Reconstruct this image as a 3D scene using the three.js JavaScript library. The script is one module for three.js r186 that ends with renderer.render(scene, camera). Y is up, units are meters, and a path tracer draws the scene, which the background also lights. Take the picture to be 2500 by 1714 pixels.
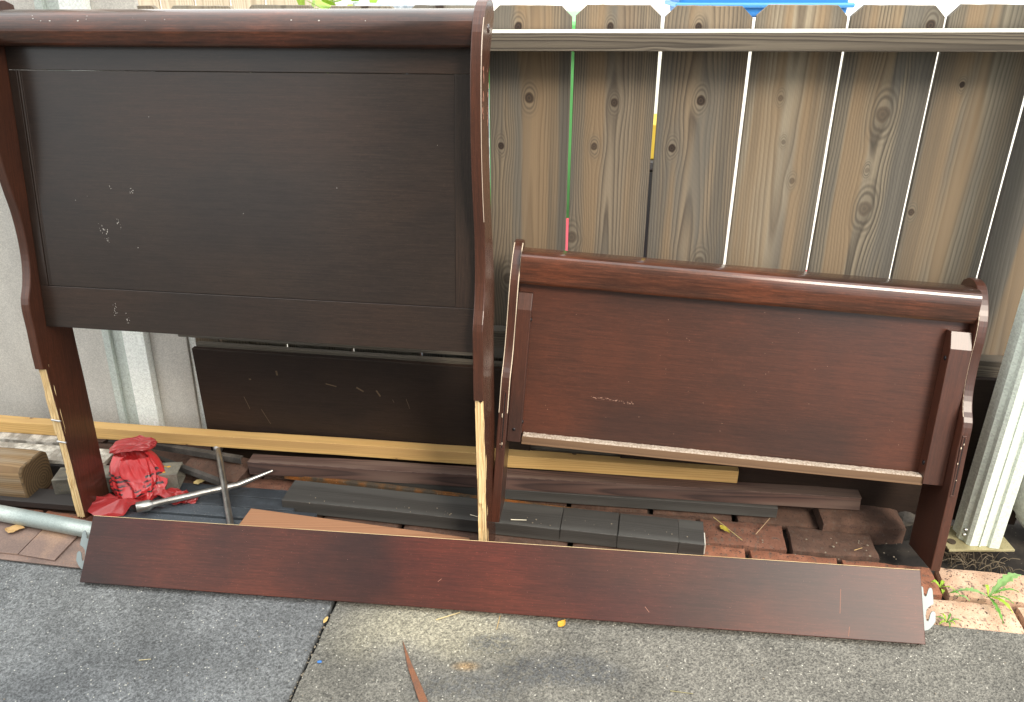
import * as THREE from 'three';
import { mergeGeometries } from 'three/addons/utils/BufferGeometryUtils.js';
import { RoundedBoxGeometry } from 'three/addons/geometries/RoundedBoxGeometry.js';

// ---------------------------------------------------------------- camera, sky, sun, exposure
const scene = new THREE.Scene();
const camera = new THREE.PerspectiveCamera(2 * Math.atan(857 / 1980) * 180 / Math.PI, 2500 / 1714, 0.05, 200);
camera.position.set(0, 1.3, 0);
camera.rotation.set(-25.95 * Math.PI / 180, 0, 0);
const renderer = new THREE.WebGLRenderer({ antialias: true });
renderer.setSize(1024, 702);
renderer.toneMapping = THREE.LinearToneMapping;
renderer.toneMappingExposure = 2.75;
renderer.shadowMap.enabled = true;
const SUN = new THREE.Vector3(0.36, 0.62, 0.70).normalize();
{ // bright overcast sky, a little brighter round the veiled sun
  const w = 256, h = 128, a = new Float32Array(w * h * 4);
  for (let j = 0; j < h; j++) for (let i = 0; i < w; i++) {
    const el = (j + 0.5) / h * Math.PI - Math.PI / 2, az = ((i + 0.5) / w - 0.5) * 2 * Math.PI;
    const d = new THREE.Vector3(Math.cos(el) * Math.cos(az), Math.sin(el), Math.cos(el) * Math.sin(az));
    const s = Math.max(0, d.y), g = Math.max(0, d.dot(SUN));
    const c = 0.50 * (1 + 1.4 * s) + 0.5 * g ** 8 + 0.6 * g ** 30;
    const t = d.y < 0 ? 0.25 : 1, k = (j * w + i) * 4;
    a[k] = c * t * 0.975; a[k + 1] = c * t * 1.0; a[k + 2] = c * t * 1.0; a[k + 3] = 1;
  }
  const sky = new THREE.DataTexture(a, w, h, THREE.RGBAFormat, THREE.FloatType);
  sky.mapping = THREE.EquirectangularReflectionMapping; sky.magFilter = THREE.LinearFilter; sky.minFilter = THREE.LinearFilter; sky.needsUpdate = true;
  scene.background = sky; scene.environment = sky;
}
const sun = new THREE.DirectionalLight(0xfff1dd, 1.15);
sun.position.copy(SUN).multiplyScalar(8).add(new THREE.Vector3(0, 0, -1.5)); sun.target.position.set(0, 0, -1.5);
sun.castShadow = true; sun.shadow.radius = 34; sun.shadow.mapSize.set(2048, 2048);
Object.assign(sun.shadow.camera, { left: -4, right: 4, top: 4, bottom: -4, near: 0.5, far: 20 });
scene.add(sun, sun.target);

// ---------------------------------------------------------------- helpers
let seed = 7; const rnd = () => { seed = (Math.imul(seed, 1664525) + 1013904223) >>> 0; return seed / 4294967296; };
const rr = (a, b) => a + (b - a) * rnd();
const D2R = Math.PI / 180;
const h2 = (x, y, s) => { let n = Math.imul(x | 0, 374761393) + Math.imul(y | 0, 668265263) + Math.imul(s | 0, 974634777); n = Math.imul(n ^ (n >>> 13), 1274126177); return ((n ^ (n >>> 16)) >>> 0) / 4294967296; };
const vn = (x, y, s = 0) => { const i = Math.floor(x), j = Math.floor(y), f = x - i, g = y - j, u = f * f * (3 - 2 * f), v = g * g * (3 - 2 * g);
  const a = h2(i, j, s), b = h2(i + 1, j, s), c = h2(i, j + 1, s), d = h2(i + 1, j + 1, s); return a + (b - a) * u + (c - a) * v + (a - b - c + d) * u * v; };
const fbm = (x, y, s = 0, o = 4) => { let r = 0, a = 0.5, n = 0; for (let k = 0; k < o; k++) { r += a * vn(x, y, s + k * 17); n += a; a *= 0.5; x *= 2.03; y *= 2.03; } return r / n; };
const n3 = (x, y, z, s = 0) => (vn(x + z * 0.71, y - z * 0.37, s) + vn(y + 11.3, z + x * 0.53, s + 5) + vn(z * 1.1 - 4.1, x - y * 0.61, s + 9)) / 3;
const mix = (a, b, t) => a + (b - a) * t, cl = t => t < 0 ? 0 : t > 1 ? 1 : t, ss = (a, b, t) => { t = cl((t - a) / (b - a)); return t * t * (3 - 2 * t); };
const used = {};
const numbered = n => { const k = used[n] = (used[n] ?? -1) + 1; return k ? `${n}_${String(k).padStart(3, '0')}` : n; };
function tag(o, label, category, group, kind) { Object.assign(o.userData, { label, category }); if (group) o.userData.group = group; if (kind) o.userData.kind = kind; return o; }
function thing(name, label, category, pos = [0, 0, 0], group) { const g = new THREE.Group(); g.name = numbered(name); g.position.set(...pos); scene.add(g); return tag(g, label, category, group); }
function part(name, geo, mat, parent, label) { const m = new THREE.Mesh(geo, mat); m.name = name; m.castShadow = m.receiveShadow = true; (parent ?? scene).add(m); if (!parent) m.name = numbered(name); if (label) m.userData.label = label; return m; }
const fine = m => { m.userData.kind = 'stuff'; return m; };
function solo(name, geo, mat, label, category, group) { return tag(part(name, geo, mat), label, category, group); }
function struct(name, geo, mat) { const m = part(name, geo, mat); m.userData.kind = 'structure'; return m; }
function pose(g, yaw, pitch, roll, p, s = 1) { g.rotation.order = 'YXZ'; g.rotation.set(pitch * D2R, yaw * D2R, roll * D2R); g.position.set(...p); g.scale.setScalar(s); return g; }
function boxUV(geo, ax, su = 1, sv = 1, ou = 0, ov = 0) {
  const P = geo.attributes.position, N = geo.attributes.normal, uv = new Float32Array(P.count * 2), g = [(ax + 1) % 3, (ax + 2) % 3];
  for (let i = 0; i < P.count; i++) {
    const p = [P.getX(i), P.getY(i), P.getZ(i)], n = [Math.abs(N.getX(i)), Math.abs(N.getY(i)), Math.abs(N.getZ(i))];
    let u = p[ax], v = n[g[0]] > n[g[1]] ? p[g[1]] : p[g[0]];
    if (n[ax] > n[g[0]] && n[ax] > n[g[1]]) { u = p[g[0]]; v = p[g[1]]; }
    uv[i * 2] = u / su + ou; uv[i * 2 + 1] = v / sv + ov;
  }
  geo.setAttribute('uv', new THREE.BufferAttribute(uv, 2)); return geo;
}
// box from min corner to max corner, softened edges
function bx(x0, x1, y0, y1, z0, z1, r = 0.0015) {
  const w = x1 - x0, h = y1 - y0, d = z1 - z0;
  const g = r > 0 ? new RoundedBoxGeometry(w, h, d, 2, Math.min(r, w * 0.45, h * 0.45, d * 0.45)) : new THREE.BoxGeometry(w, h, d);
  return g.translate((x0 + x1) / 2, (y0 + y1) / 2, (z0 + z1) / 2);
}
// wavy-edged plank: subdivided box whose faces wander by `amp`
function plank(x0, x1, y0, y1, z0, z1, amp = 0.0015, s = 1, nx = 40) {
  const g = new RoundedBoxGeometry(x1 - x0, y1 - y0, z1 - z0, 3, Math.min(y1 - y0, z1 - z0) * 0.09).translate((x0 + x1) / 2, (y0 + y1) / 2, (z0 + z1) / 2);
  // re-cut along x into slices so that the wander is smooth
  const shape = [], h = y1 - y0, d = z1 - z0, r = Math.min(h, d) * 0.05, seg = 2;
  for (const [cx, cy, a0] of [[d / 2 - r, h / 2 - r, 0], [-d / 2 + r, h / 2 - r, 90], [-d / 2 + r, -h / 2 + r, 180], [d / 2 - r, -h / 2 + r, 270]])
    for (let k = 0; k <= seg; k++) { const a = (a0 + 90 * k / seg) * D2R; shape.push([cx + r * Math.cos(a), cy + r * Math.sin(a)]); }
  const n = shape.length, pos = [], idx = [];
  for (let i = 0; i <= nx; i++) { const x = mix(x0, x1, i / nx);
    for (let j = 0; j < n; j++) { const [z, y] = shape[j];
      const wy = (fbm(x * 4 + (z > 0 ? 9 : 0), y > 0 ? 3 : 7, s, 3) - 0.5) * 2 * amp, wz = (fbm(x * 4 + 31, (z > 0 ? 1 : 5) + (y > 0 ? 0.3 : 0), s + 3, 3) - 0.5) * 2 * amp;
      pos.push(x + ((i === 0 || i === nx) ? (vn(j * 0.8, i, s) - 0.5) * amp * 2 : 0), (y0 + y1) / 2 + y + (y > 0 ? wy : wy * 0.2), (z0 + z1) / 2 + z + wz); } }
  for (let i = 0; i < nx; i++) for (let j = 0; j < n; j++) { const a = i * n + j, b = i * n + (j + 1) % n, c = a + n, e = b + n; idx.push(a, c, b, b, c, e); }
  const base = pos.length / 3;
  for (const [i, flip] of [[0, 0], [nx, 1]]) { const s0 = pos.length / 3; for (let j = 0; j < n; j++) pos.push(pos[(i * n + j) * 3], pos[(i * n + j) * 3 + 1], pos[(i * n + j) * 3 + 2]);
    for (let j = 1; j < n - 1; j++) flip ? idx.push(s0, s0 + j + 1, s0 + j) : idx.push(s0, s0 + j, s0 + j + 1); }
  const b = new THREE.BufferGeometry(); b.setAttribute('position', new THREE.Float32BufferAttribute(pos, 3)); b.setIndex(idx); b.computeVertexNormals(); return b;
}
// outline in (z, y), extruded along x from x0 to x1
function slab(pts, x0, x1, bev = 0.0015) {
  const sh = new THREE.Shape(pts.map(p => new THREE.Vector2(p[0], p[1])));
  const g = new THREE.ExtrudeGeometry(sh, { depth: (x1 - x0) - 2 * bev, bevelEnabled: bev > 0, bevelThickness: bev, bevelSize: bev, bevelOffset: -bev, bevelSegments: 2, curveSegments: 8 });
  g.rotateY(-Math.PI / 2); g.translate(x1 - bev, 0, 0); return g;
}
function flat(pts, t, bev = 0) { // outline in (x, y), extruded along z, front at 0
  const sh = new THREE.Shape(pts.map(p => new THREE.Vector2(p[0], p[1])));
  return new THREE.ExtrudeGeometry(sh, { depth: t - 2 * bev, bevelEnabled: bev > 0, bevelThickness: bev, bevelSize: bev, bevelOffset: -bev, bevelSegments: 2 }).translate(0, 0, -t + bev);
}
function spline(pts, n) { return new THREE.CatmullRomCurve3(pts.map(p => new THREE.Vector3(p[0], p[1], 0)), false, 'centripetal').getSpacedPoints(n).map(v => [v.x, v.y]); }
function tubeAlong(pts, r, seg = 24, rs = 8) { return new THREE.TubeGeometry(new THREE.CatmullRomCurve3(pts.map(p => new THREE.Vector3(...p)), false, 'centripetal'), seg, r, rs); }
function rod(a, b, r0, r1 = r0, n = 20) { const A = new THREE.Vector3(...a), B = new THREE.Vector3(...b), g = new THREE.CylinderGeometry(r1, r0, A.distanceTo(B), n); g.translate(0, A.distanceTo(B) / 2, 0); g.applyQuaternion(new THREE.Quaternion().setFromUnitVectors(new THREE.Vector3(0, 1, 0), B.clone().sub(A).normalize())); return g.translate(...a); }

// ---------------------------------------------------------------- textures
function tex(w, h, fn, srgb = true, wrap = THREE.MirroredRepeatWrapping) {
  const a = new Uint8Array(w * h * 4);
  for (let j = 0; j < h; j++) for (let i = 0; i < w; i++) { const c = fn(i, j), k = (j * w + i) * 4; if (typeof c === 'number') { a[k] = a[k + 1] = a[k + 2] = c < 0 ? 0 : c > 255 ? 255 : c; } else { for (let q = 0; q < 3; q++) a[k + q] = c[q] < 0 ? 0 : c[q] > 255 ? 255 : c[q]; } a[k + 3] = 255; }
  const t = new THREE.DataTexture(a, w, h, THREE.RGBAFormat); t.wrapS = t.wrapT = wrap; t.magFilter = THREE.LinearFilter; t.minFilter = THREE.LinearMipmapLinearFilter; t.generateMipmaps = true; if (srgb) t.colorSpace = THREE.SRGBColorSpace; t.needsUpdate = true; return t;
}
const lerp3 = (a, b, t) => [mix(a[0], b[0], t), mix(a[1], b[1], t), mix(a[2], b[2], t)];
// timber: grain along u; su x sv metres
function timber(o) {
  const { w = 1024, h = 256, su = 1.2, sv = 0.2, light, dark, third = dark, freq = 160, warp = 0.01, s = 1, knots = [], pith = 0.05, contrast = 0.8, fibre = 0.35, blotch = 0.4, weather = null, sawn = 0, cath = 1.6, edge = 0, warm = null, pale = null } = o;
  const bump = new Float32Array(w * h);
  const col = (i, j) => {
    const x = i / w * su; let y = j / h * sv; const y0 = y;
    let knotIn = 0, knotRing = 0, halo = 0, eye = 0;
    for (const [kx, ky, kr, kd] of knots) { const dx = x - kx, dy = y0 - ky, ang = Math.atan2(dy, dx), d = Math.hypot(dx * 0.85, dy) * (1 + 0.18 * (vn(ang * 1.3 + 9, kr * 900, s) - 0.5));
      const e = Math.exp(-((dx / (kr * 5)) ** 2 + (dy / (kr * 2.3)) ** 2)); y -= dy * e * 0.85; halo = Math.max(halo, e);
      const d2 = Math.hypot(dx * 0.55, dy) * (1 + 0.25 * (vn(ang * 1.1 + 4, kr * 700, s + 1) - 0.5)); if (d2 > kr * 0.9 && d2 < kr * 2.4) eye = Math.max(eye, (0.5 + 0.5 * Math.sin(d2 / kr * 13)) * ss(2.4, 1.1, d2 / kr));
      if (d < kr) { knotIn = Math.max(knotIn, ss(kr, kr * 0.72, d) * kd); knotRing = d / kr; } }
    const yc = y + warp * (fbm(x * 1.7, y * 5, s, 3) - 0.5) * 2 + 0.0015 * (vn(x * 30, y * 90, s + 4) - 0.5);
    const t = Math.hypot(yc - sv * (0.5 + 0.25 * (vn(x * 0.8, 3.3, s + 2) - 0.5)), pith * (0.15 + 1.7 * vn(x * cath, 0.5, s + 6)));
    const f = t * freq * (1 + 0.25 * vn(t * 40, 1.5, s)), fr = f - Math.floor(f), ring = fr < 0.82 ? Math.pow(fr / 0.82, 2.2) : 1 - (fr - 0.82) / 0.18;
    const fib = fbm(x * 14, y0 * 1100, s + 20, 3), bl = fbm(x * 3.1, y0 * 9, s + 40, 4), bl2 = fbm(x * 1.3 + 5, y0 * 16, s + 60, 3);
    let c = lerp3(light, dark, cl(contrast * ring * (0.55 + 0.6 * bl2) + fibre * (fib - 0.4)));
    c = lerp3(c, third, cl((bl - 0.5) * 2.4) * blotch);
    if (weather) c = lerp3(c, weather, cl(ss(0.42, 0.7, fbm(x * 2.2, y0 * 26, s + 80, 3)) * 0.75 + halo * 0.15));
    if (warm) c = lerp3(c, warm, ss(0.5, 0.72, fbm(x * 1.1 + 3, y0 * 22, s + 90, 3)) * 0.7);
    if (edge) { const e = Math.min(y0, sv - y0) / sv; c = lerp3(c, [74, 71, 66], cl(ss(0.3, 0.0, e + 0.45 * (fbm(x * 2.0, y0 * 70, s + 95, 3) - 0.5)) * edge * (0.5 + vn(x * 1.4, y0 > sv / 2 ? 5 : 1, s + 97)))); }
    if (pale) c = lerp3(c, pale, ss(0.45, 0.9, halo) * 0.3);
    if (eye) c = lerp3(c, dark, eye * 0.55);
    let b = 150 - 80 * ring * contrast + 50 * (fib - 0.5);
    if (sawn) { const q = Math.sin((x * 0.75 + y0) * 520 + 3 * vn(x * 9, y0 * 9, s)); b += sawn * 14 * q; c = c.map(v => v * (1 + sawn * 0.035 * q)); }
    if (knotIn > 0) { const kr2 = 0.5 + 0.5 * Math.sin(knotRing * 14); c = lerp3(c, lerp3([70, 54, 42], [32, 26, 23], kr2 * 0.7 + 0.3 * fib), knotIn); b = mix(b, 40 + 40 * kr2, knotIn); }
    bump[j * w + i] = b; return c;
  };
  const map = tex(w, h, col), bm = tex(w, h, (i, j) => bump[j * w + i], false);
  return { map, bump: bm, su, sv };
}
const woodMat = (t, rough = 0.75, bs = 0.0008, extra = {}) => { const M = extra.clearcoat ? THREE.MeshPhysicalMaterial : THREE.MeshStandardMaterial; return new M({ map: t.map, bumpMap: t.bump, bumpScale: bs, roughness: rough, ...extra }); };

// mahogany-stained veneer under worn lacquer
function veneer(s, a, b, c, w = 1024, h = 512, su = 1.0, sv = 0.5, grain = 0.36) {
  const bump = new Float32Array(w * h);
  const map = tex(w, h, (i, j) => { const x = i / w * su, y = j / h * sv;
    const fib = fbm(x * 22, y * 700, s, 3), fine = vn(x * 120, y * 1500, s + 5), bl = fbm(x * 4.5, y * 6, s + 9, 4), bl2 = fbm(x * 2.3 + 7, y * 3.1, s + 19, 3);
    let q = lerp3(a, b, cl(0.5 + (bl - 0.5) * 2.2)); q = lerp3(q, c, cl((bl2 - 0.5) * 2.5) * 0.6);
    const m = 1 + grain * (fib - 0.5) - 0.02 + 0.16 * (fine - 0.5); let sp = h2(i, j, s + 77) > 0.99 ? 1.35 : 1;
    bump[j * w + i] = 128 + 90 * (fib - 0.5) + 40 * (fine - 0.5);
    return [q[0] * m * sp, q[1] * m * sp, q[2] * m * sp]; });
  return { map, bump: tex(w, h, (i, j) => bump[j * w + i], false), su, sv };
}
const vA = veneer(3, [48, 37, 30], [39, 31, 27], [58, 39, 29]);
const vB = veneer(41, [80, 44, 31], [58, 36, 29], [92, 52, 35]);
const lacquer = { clearcoat: 0.85, clearcoatRoughness: 0.22, specularIntensity: 0.25 };

const MH = woodMat(vA, 0.5, 0.0003, { ...lacquer, clearcoat: 0.8, clearcoatRoughness: 0.24 });                       // headboard
const MF = woodMat(vB, 0.5, 0.0003, { ...lacquer, clearcoatRoughness: 0.3 });  // footboard, side rail
const vP = veneer(73, [78, 43, 29], [58, 35, 27], [86, 48, 30]), MP = woodMat(vP, 0.5, 0.0003, lacquer);  // headboard posts
const vC = veneer(85, [92, 50, 32], [52, 33, 26], [98, 58, 36], 1024, 512, 1.0, 0.25, 0.6), MC = woodMat(vC, 0.45, 0.0006, { ...lacquer, clearcoat: 1, clearcoatRoughness: 0.17 });  // turned crests, glossier
const MD = woodMat(vA, 0.62, 0.0003, { clearcoat: 0.2, clearcoatRoughness: 0.45, specularIntensity: 0.3 });  // old dark boards at the back
const tPale = timber({ s: 5, light: [214, 176, 112], dark: [172, 126, 70], third: [190, 146, 86], freq: 190, cath: 0.7, contrast: 0.5, sv: 0.1, blotch: 0.8, weather: [178, 142, 92], knots: [[0.42, 0.03, 0.006, 0.6], [0.9, 0.07, 0.005, 0.6]] });
const tRaw = timber({ s: 15, w: 512, su: 0.5, sv: 0.06, h: 128, light: [234, 210, 160], dark: [186, 146, 98], third: [220, 180, 130], freq: 300, fibre: 0.8, cath: 0.5 });
const tBeam = timber({ s: 25, light: [92, 68, 60], dark: [46, 34, 32], third: [38, 31, 31], freq: 260, cath: 0.7, sv: 0.1, blotch: 0.85, weather: [112, 94, 84] });
const tBlack = timber({ s: 35, light: [64, 62, 59], dark: [38, 36, 34], third: [50, 46, 43], freq: 300, cath: 0.5, contrast: 0.4, sv: 0.14, blotch: 0.6, weather: [80, 79, 76] });
const tBrown = timber({ s: 45, light: [170, 124, 92], dark: [136, 94, 66], third: [150, 108, 82], freq: 160, cath: 0.5, sv: 0.14, blotch: 0.8, contrast: 0.6, weather: [160, 122, 92] });
const tRail = timber({ s: 55, light: [108, 99, 86], dark: [54, 48, 42], third: [68, 61, 54], freq: 210, pith: 0.012, cath: 0.9, sv: 0.14, blotch: 0.8, contrast: 0.95, warp: 0.006, weather: [102, 96, 88], knots: [[0.33, 0.05, 0.006, 0.5]] });
const tPost = timber({ s: 65, light: [150, 122, 86], dark: [88, 66, 44], third: [128, 102, 74], freq: 220, cath: 0.5, sv: 0.14, blotch: 0.6, weather: [150, 138, 120] });
const MPale = woodMat(tPale, 0.75), MRaw = woodMat(tRaw, 0.85, 0.002), MBeam = woodMat(tBeam, 0.85), MBlack = woodMat(tBlack, 0.7), MBrown = woodMat(tBrown, 0.7), MRail = woodMat(tRail, 0.9, 0.0015), MPost = woodMat(tPost, 0.9, 0.0015);
const plain = (r, g, b, rough = 0.6, extra = {}) => new (extra.clearcoat || extra.transmission || extra.sheen ? THREE.MeshPhysicalMaterial : THREE.MeshStandardMaterial)({ color: new THREE.Color().setRGB(r / 255, g / 255, b / 255, THREE.SRGBColorSpace), roughness: rough, ...extra });
// mottled surface: two colours mixed by noise, with specks
function mottle(s, w, su, a, b, speck, sc = 12, amt = 1, streak = 1) { return tex(w, w, (i, j) => { const x = i / w * su, y = j / w * su, n = fbm(x * sc * streak, y * sc, s, 5), f = h2(i, j, s); let c = lerp3(a, b, cl(0.5 + (n - 0.5) * 2.6 * amt)); const m = 0.93 + 0.14 * h2(i >> 1, j >> 1, s + 3); c = c.map(v => v * m); if (speck && f > 0.992 && n > 0.45) c = speck; return c; }); }
const mm = (map, rough, extra = {}) => new (extra.clearcoat || extra.transmission ? THREE.MeshPhysicalMaterial : THREE.MeshStandardMaterial)({ map, roughness: rough, ...extra });

// ---------------------------------------------------------------- ground
{
  const g = new THREE.PlaneGeometry(60, 60, 1, 1).rotateX(-Math.PI / 2).translate(0, -0.075, -10);
  struct('ground', boxUV(g, 0, 2, 2), mm(mottle(301, 512, 1, [58, 50, 42], [86, 76, 62], [120, 110, 95], 14), 0.95));
}
// concrete paving: one colour map in metres over both slabs
{
  const W = 2048, H = 1024, X0 = -1.25, Z0 = -1.7, SX = 2.5, SZ = 1.25;
  const bump = new Float32Array(W * H);
  const map = tex(W, H, (i, j) => {
    const x = X0 + i / W * SX, z = Z0 + j / H * SZ;
    const jx = -0.399 + (z + 1.38) * -0.13, left = x < jx;
    const big = fbm(x * 2.2, z * 2.2, 401, 4), mid = fbm(x * 9, z * 9, 411, 4), agg = vn(x * 480, z * 480, 421), agg2 = vn(x * 230, z * 230, 431), px = h2(i, j, 441);
    let c = left ? lerp3([93, 95, 97], [110, 111, 110], cl(big * 1.6 - 0.3)) : lerp3([96, 94, 88], [114, 111, 103], cl(big * 1.6 - 0.3));
    if (!left) { // dusty pale patch next to the joint, soot-dark stain beside it
      const p = Math.hypot((x + 0.16) / 0.24, (z + 1.31) / 0.10) + (mid - 0.5) * 0.9, q = Math.hypot((x - 0.11) / 0.13, (z + 1.19) / 0.045) + (mid - 0.5) * 1.3, q2 = Math.hypot((x + 0.04) / 0.05, (z + 1.27) / 0.03) + (mid - 0.5) * 1.8, q3 = Math.hypot((x + 0.09) / 0.12, (z + 1.155) / 0.035) + (mid - 0.5) * 1.2;
      c = lerp3(c, [154, 148, 128], ss(1.15, 0.35, p) * 0.75); c = lerp3(c, [74, 75, 76], Math.max(ss(1.15, 0.4, q) * 0.8, ss(1.1, 0.4, q2) * 0.65, ss(1.2, 0.4, q3) * 0.6) * ss(0.28, 0.62, 0.55 * agg2 + 0.45 * fbm(x * 60, z * 60, 491, 2)));
      c = lerp3(c, [176, 132, 78], ss(0.035, 0.0, Math.hypot(x + 0.095, (z + 1.205) * 2.2) - 0.01 * mid) * 0.45);
    }
    const m = 0.50 + 0.45 * agg + 0.32 * agg2 + 0.26 * px; c = c.map(v => v * m * (0.84 + 0.32 * mid));
    if (h2(i >> 1, j >> 1, 451) > 0.9955) c = lerp3(c, [226, 222, 208], 0.75);
    if (h2(i, j, 461) > 0.985) c = c.map(v => v * 0.55);
    bump[j * W + i] = 255 * cl(0.15 + 0.5 * agg + 0.35 * agg2 + 0.1 * px); return c;
  });
  const bm = tex(W, H, (i, j) => bump[j * W + i], false);
  const mat = new THREE.MeshStandardMaterial({ map, bumpMap: bm, bumpScale: 0.004, roughness: 0.92 });
  const edgeZ = x => -1.456 + 0.149 * x + 0.004 * (fbm(x * 9, 2, 471, 3) - 0.5) * 2;
  const jointX = z => -0.399 + (z + 1.38) * -0.13;
  function slabShape(pts) { const sh = new THREE.Shape(pts.map(p => new THREE.Vector2(p[0], -p[1]))); const g = new THREE.ExtrudeGeometry(sh, { depth: 0.07, bevelEnabled: true, bevelThickness: 0.004, bevelSize: 0.004, bevelOffset: -0.004, bevelSegments: 2 }); g.rotateX(-Math.PI / 2).translate(0, -0.074, 0);
    const P = g.attributes.position, uv = new Float32Array(P.count * 2); for (let i = 0; i < P.count; i++) { uv[2 * i] = (P.getX(i) - X0) / SX; uv[2 * i + 1] = (P.getZ(i) - Z0) / SZ; } g.setAttribute('uv', new THREE.BufferAttribute(uv, 2)); return g; }
  const L = [], Rt = [];
  for (let x = -5; x < -0.4; x += 0.03) L.push([x, edgeZ(x)]);
  for (let z = edgeZ(-0.4); z < 2.2; z += 0.025) L.push([jointX(z) - 0.004 + 0.003 * (fbm(z * 30, 1, 481, 3) - 0.5) * 2, z]);
  L.push([-0.8, 2.2], [-5, 2.2]);
  for (let z = 2.2; z > edgeZ(-0.39); z -= 0.025) Rt.push([jointX(z) + 0.004 + 0.003 * (fbm(z * 30, 7, 481, 3) - 0.5) * 2, z]);
  for (let x = -0.385; x < 5; x += 0.03) Rt.push([x, edgeZ(x)]);
  Rt.push([5, 2.2]);
  struct('concrete_slab', slabShape(L), mat); struct('concrete_slab', slabShape(Rt), mat);
}
// brick paving in running bond, parallel to the fence
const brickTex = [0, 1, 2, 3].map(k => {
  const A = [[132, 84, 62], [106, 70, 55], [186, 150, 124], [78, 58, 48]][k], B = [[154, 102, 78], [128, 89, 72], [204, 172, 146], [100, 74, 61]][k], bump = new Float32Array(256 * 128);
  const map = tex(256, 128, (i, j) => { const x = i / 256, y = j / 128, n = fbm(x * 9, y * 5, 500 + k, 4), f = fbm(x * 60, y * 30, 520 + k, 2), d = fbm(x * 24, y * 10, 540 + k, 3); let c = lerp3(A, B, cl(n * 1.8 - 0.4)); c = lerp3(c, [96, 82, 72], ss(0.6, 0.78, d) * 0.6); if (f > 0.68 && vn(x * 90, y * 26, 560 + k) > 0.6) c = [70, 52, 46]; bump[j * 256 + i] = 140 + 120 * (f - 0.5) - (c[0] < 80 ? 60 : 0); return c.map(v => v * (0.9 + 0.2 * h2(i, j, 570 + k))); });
  return new THREE.MeshStandardMaterial({ map, bumpMap: tex(256, 128, (i, j) => bump[j * 256 + i], false), bumpScale: 0.0015, roughness: 0.95 });
});
{
  const pav = new THREE.Group(); pav.name = 'brick_paving'; pav.userData.kind = 'structure'; scene.add(pav);
  pav.rotation.y = -8.5 * D2R; pav.position.set(0, -0.066, 0);
  const geos = [0, 1, 2, 3, 4].map(k => { const L = 0.206, Dp = 0.098, g = new THREE.BoxGeometry(L, 0.062, Dp, 10, 1, 5), P = g.attributes.position;
    for (let i = 0; i < P.count; i++) { let x = P.getX(i), y = P.getY(i), z = P.getZ(i); const ex = Math.abs(x) > L / 2 - 1e-4, ez = Math.abs(z) > Dp / 2 - 1e-4;
      if (y > 0) { y += 0.0022 * (fbm(x * 30 + k * 7, z * 30, 600, 3) - 0.5) * 2; if (ex || ez) { y -= 0.0035 + 0.004 * vn(x * 60 + k, z * 60, 610); } }
      if (ex) x -= Math.sign(x) * 0.004 * vn(z * 50 + k * 3, x, 620); if (ez) z -= Math.sign(z) * 0.004 * vn(x * 40 + k * 3, z * 9, 630);
      P.setXYZ(i, x, y + 0.031, z); }
    g.computeVertexNormals(); return boxUV(g, 0, 0.21, 0.105, 0.5 + k * 0.13, 0.5); });
  const cs = Math.cos(8.5 * D2R);
  // rows: centre depth (perpendicular), joint offset, x range
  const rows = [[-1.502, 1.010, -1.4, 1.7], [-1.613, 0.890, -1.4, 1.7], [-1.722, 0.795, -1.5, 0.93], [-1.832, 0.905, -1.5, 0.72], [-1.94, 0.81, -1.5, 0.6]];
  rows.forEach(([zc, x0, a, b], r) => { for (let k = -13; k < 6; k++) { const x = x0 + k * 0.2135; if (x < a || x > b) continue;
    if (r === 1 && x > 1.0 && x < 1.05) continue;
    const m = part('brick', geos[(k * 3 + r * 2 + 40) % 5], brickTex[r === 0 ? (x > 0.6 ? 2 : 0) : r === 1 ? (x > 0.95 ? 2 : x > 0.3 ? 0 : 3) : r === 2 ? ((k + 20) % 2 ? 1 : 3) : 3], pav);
    m.position.set((x + zc * cs * 0.1478) / 0.989, rr(-0.002, 0.003) + (r > 2 ? -0.004 : 0), zc * cs); m.rotation.set(rr(-0.012, 0.012), rr(-0.008, 0.008), rr(-0.01, 0.01));
  } });
  // the loose brick pushed up beside the bed leg
  const lb = part('brick', geos[1], brickTex[3], pav); lb.position.set(0.632, 0.026, -1.822 * cs + 0.004); lb.rotation.set(0.03, 0.06, -0.015); lb.position.x = 0.63;
}
// soil and litter in the pit round the post and along the fence foot
{
  const soil = mm(mottle(311, 256, 0.5, [30, 26, 23], [56, 49, 42], [110, 104, 96], 30), 0.95), g = new THREE.PlaneGeometry(3.4, 0.75, 170, 38).rotateX(-Math.PI / 2), P = g.attributes.position;
  for (let i = 0; i < P.count; i++) P.setY(i, 0.05 * fbm(P.getX(i) * 14, P.getZ(i) * 14, 640, 4) - 0.025 + 0.012 * vn(P.getX(i) * 70, P.getZ(i) * 70, 650));
  g.computeVertexNormals(); g.translate(0.1, -0.045, 0); const m = struct('soil', boxUV(g, 0, 0.5, 0.5), soil); m.position.set(0, 0, -1.82); m.rotation.y = -8.5 * D2R;
}

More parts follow.
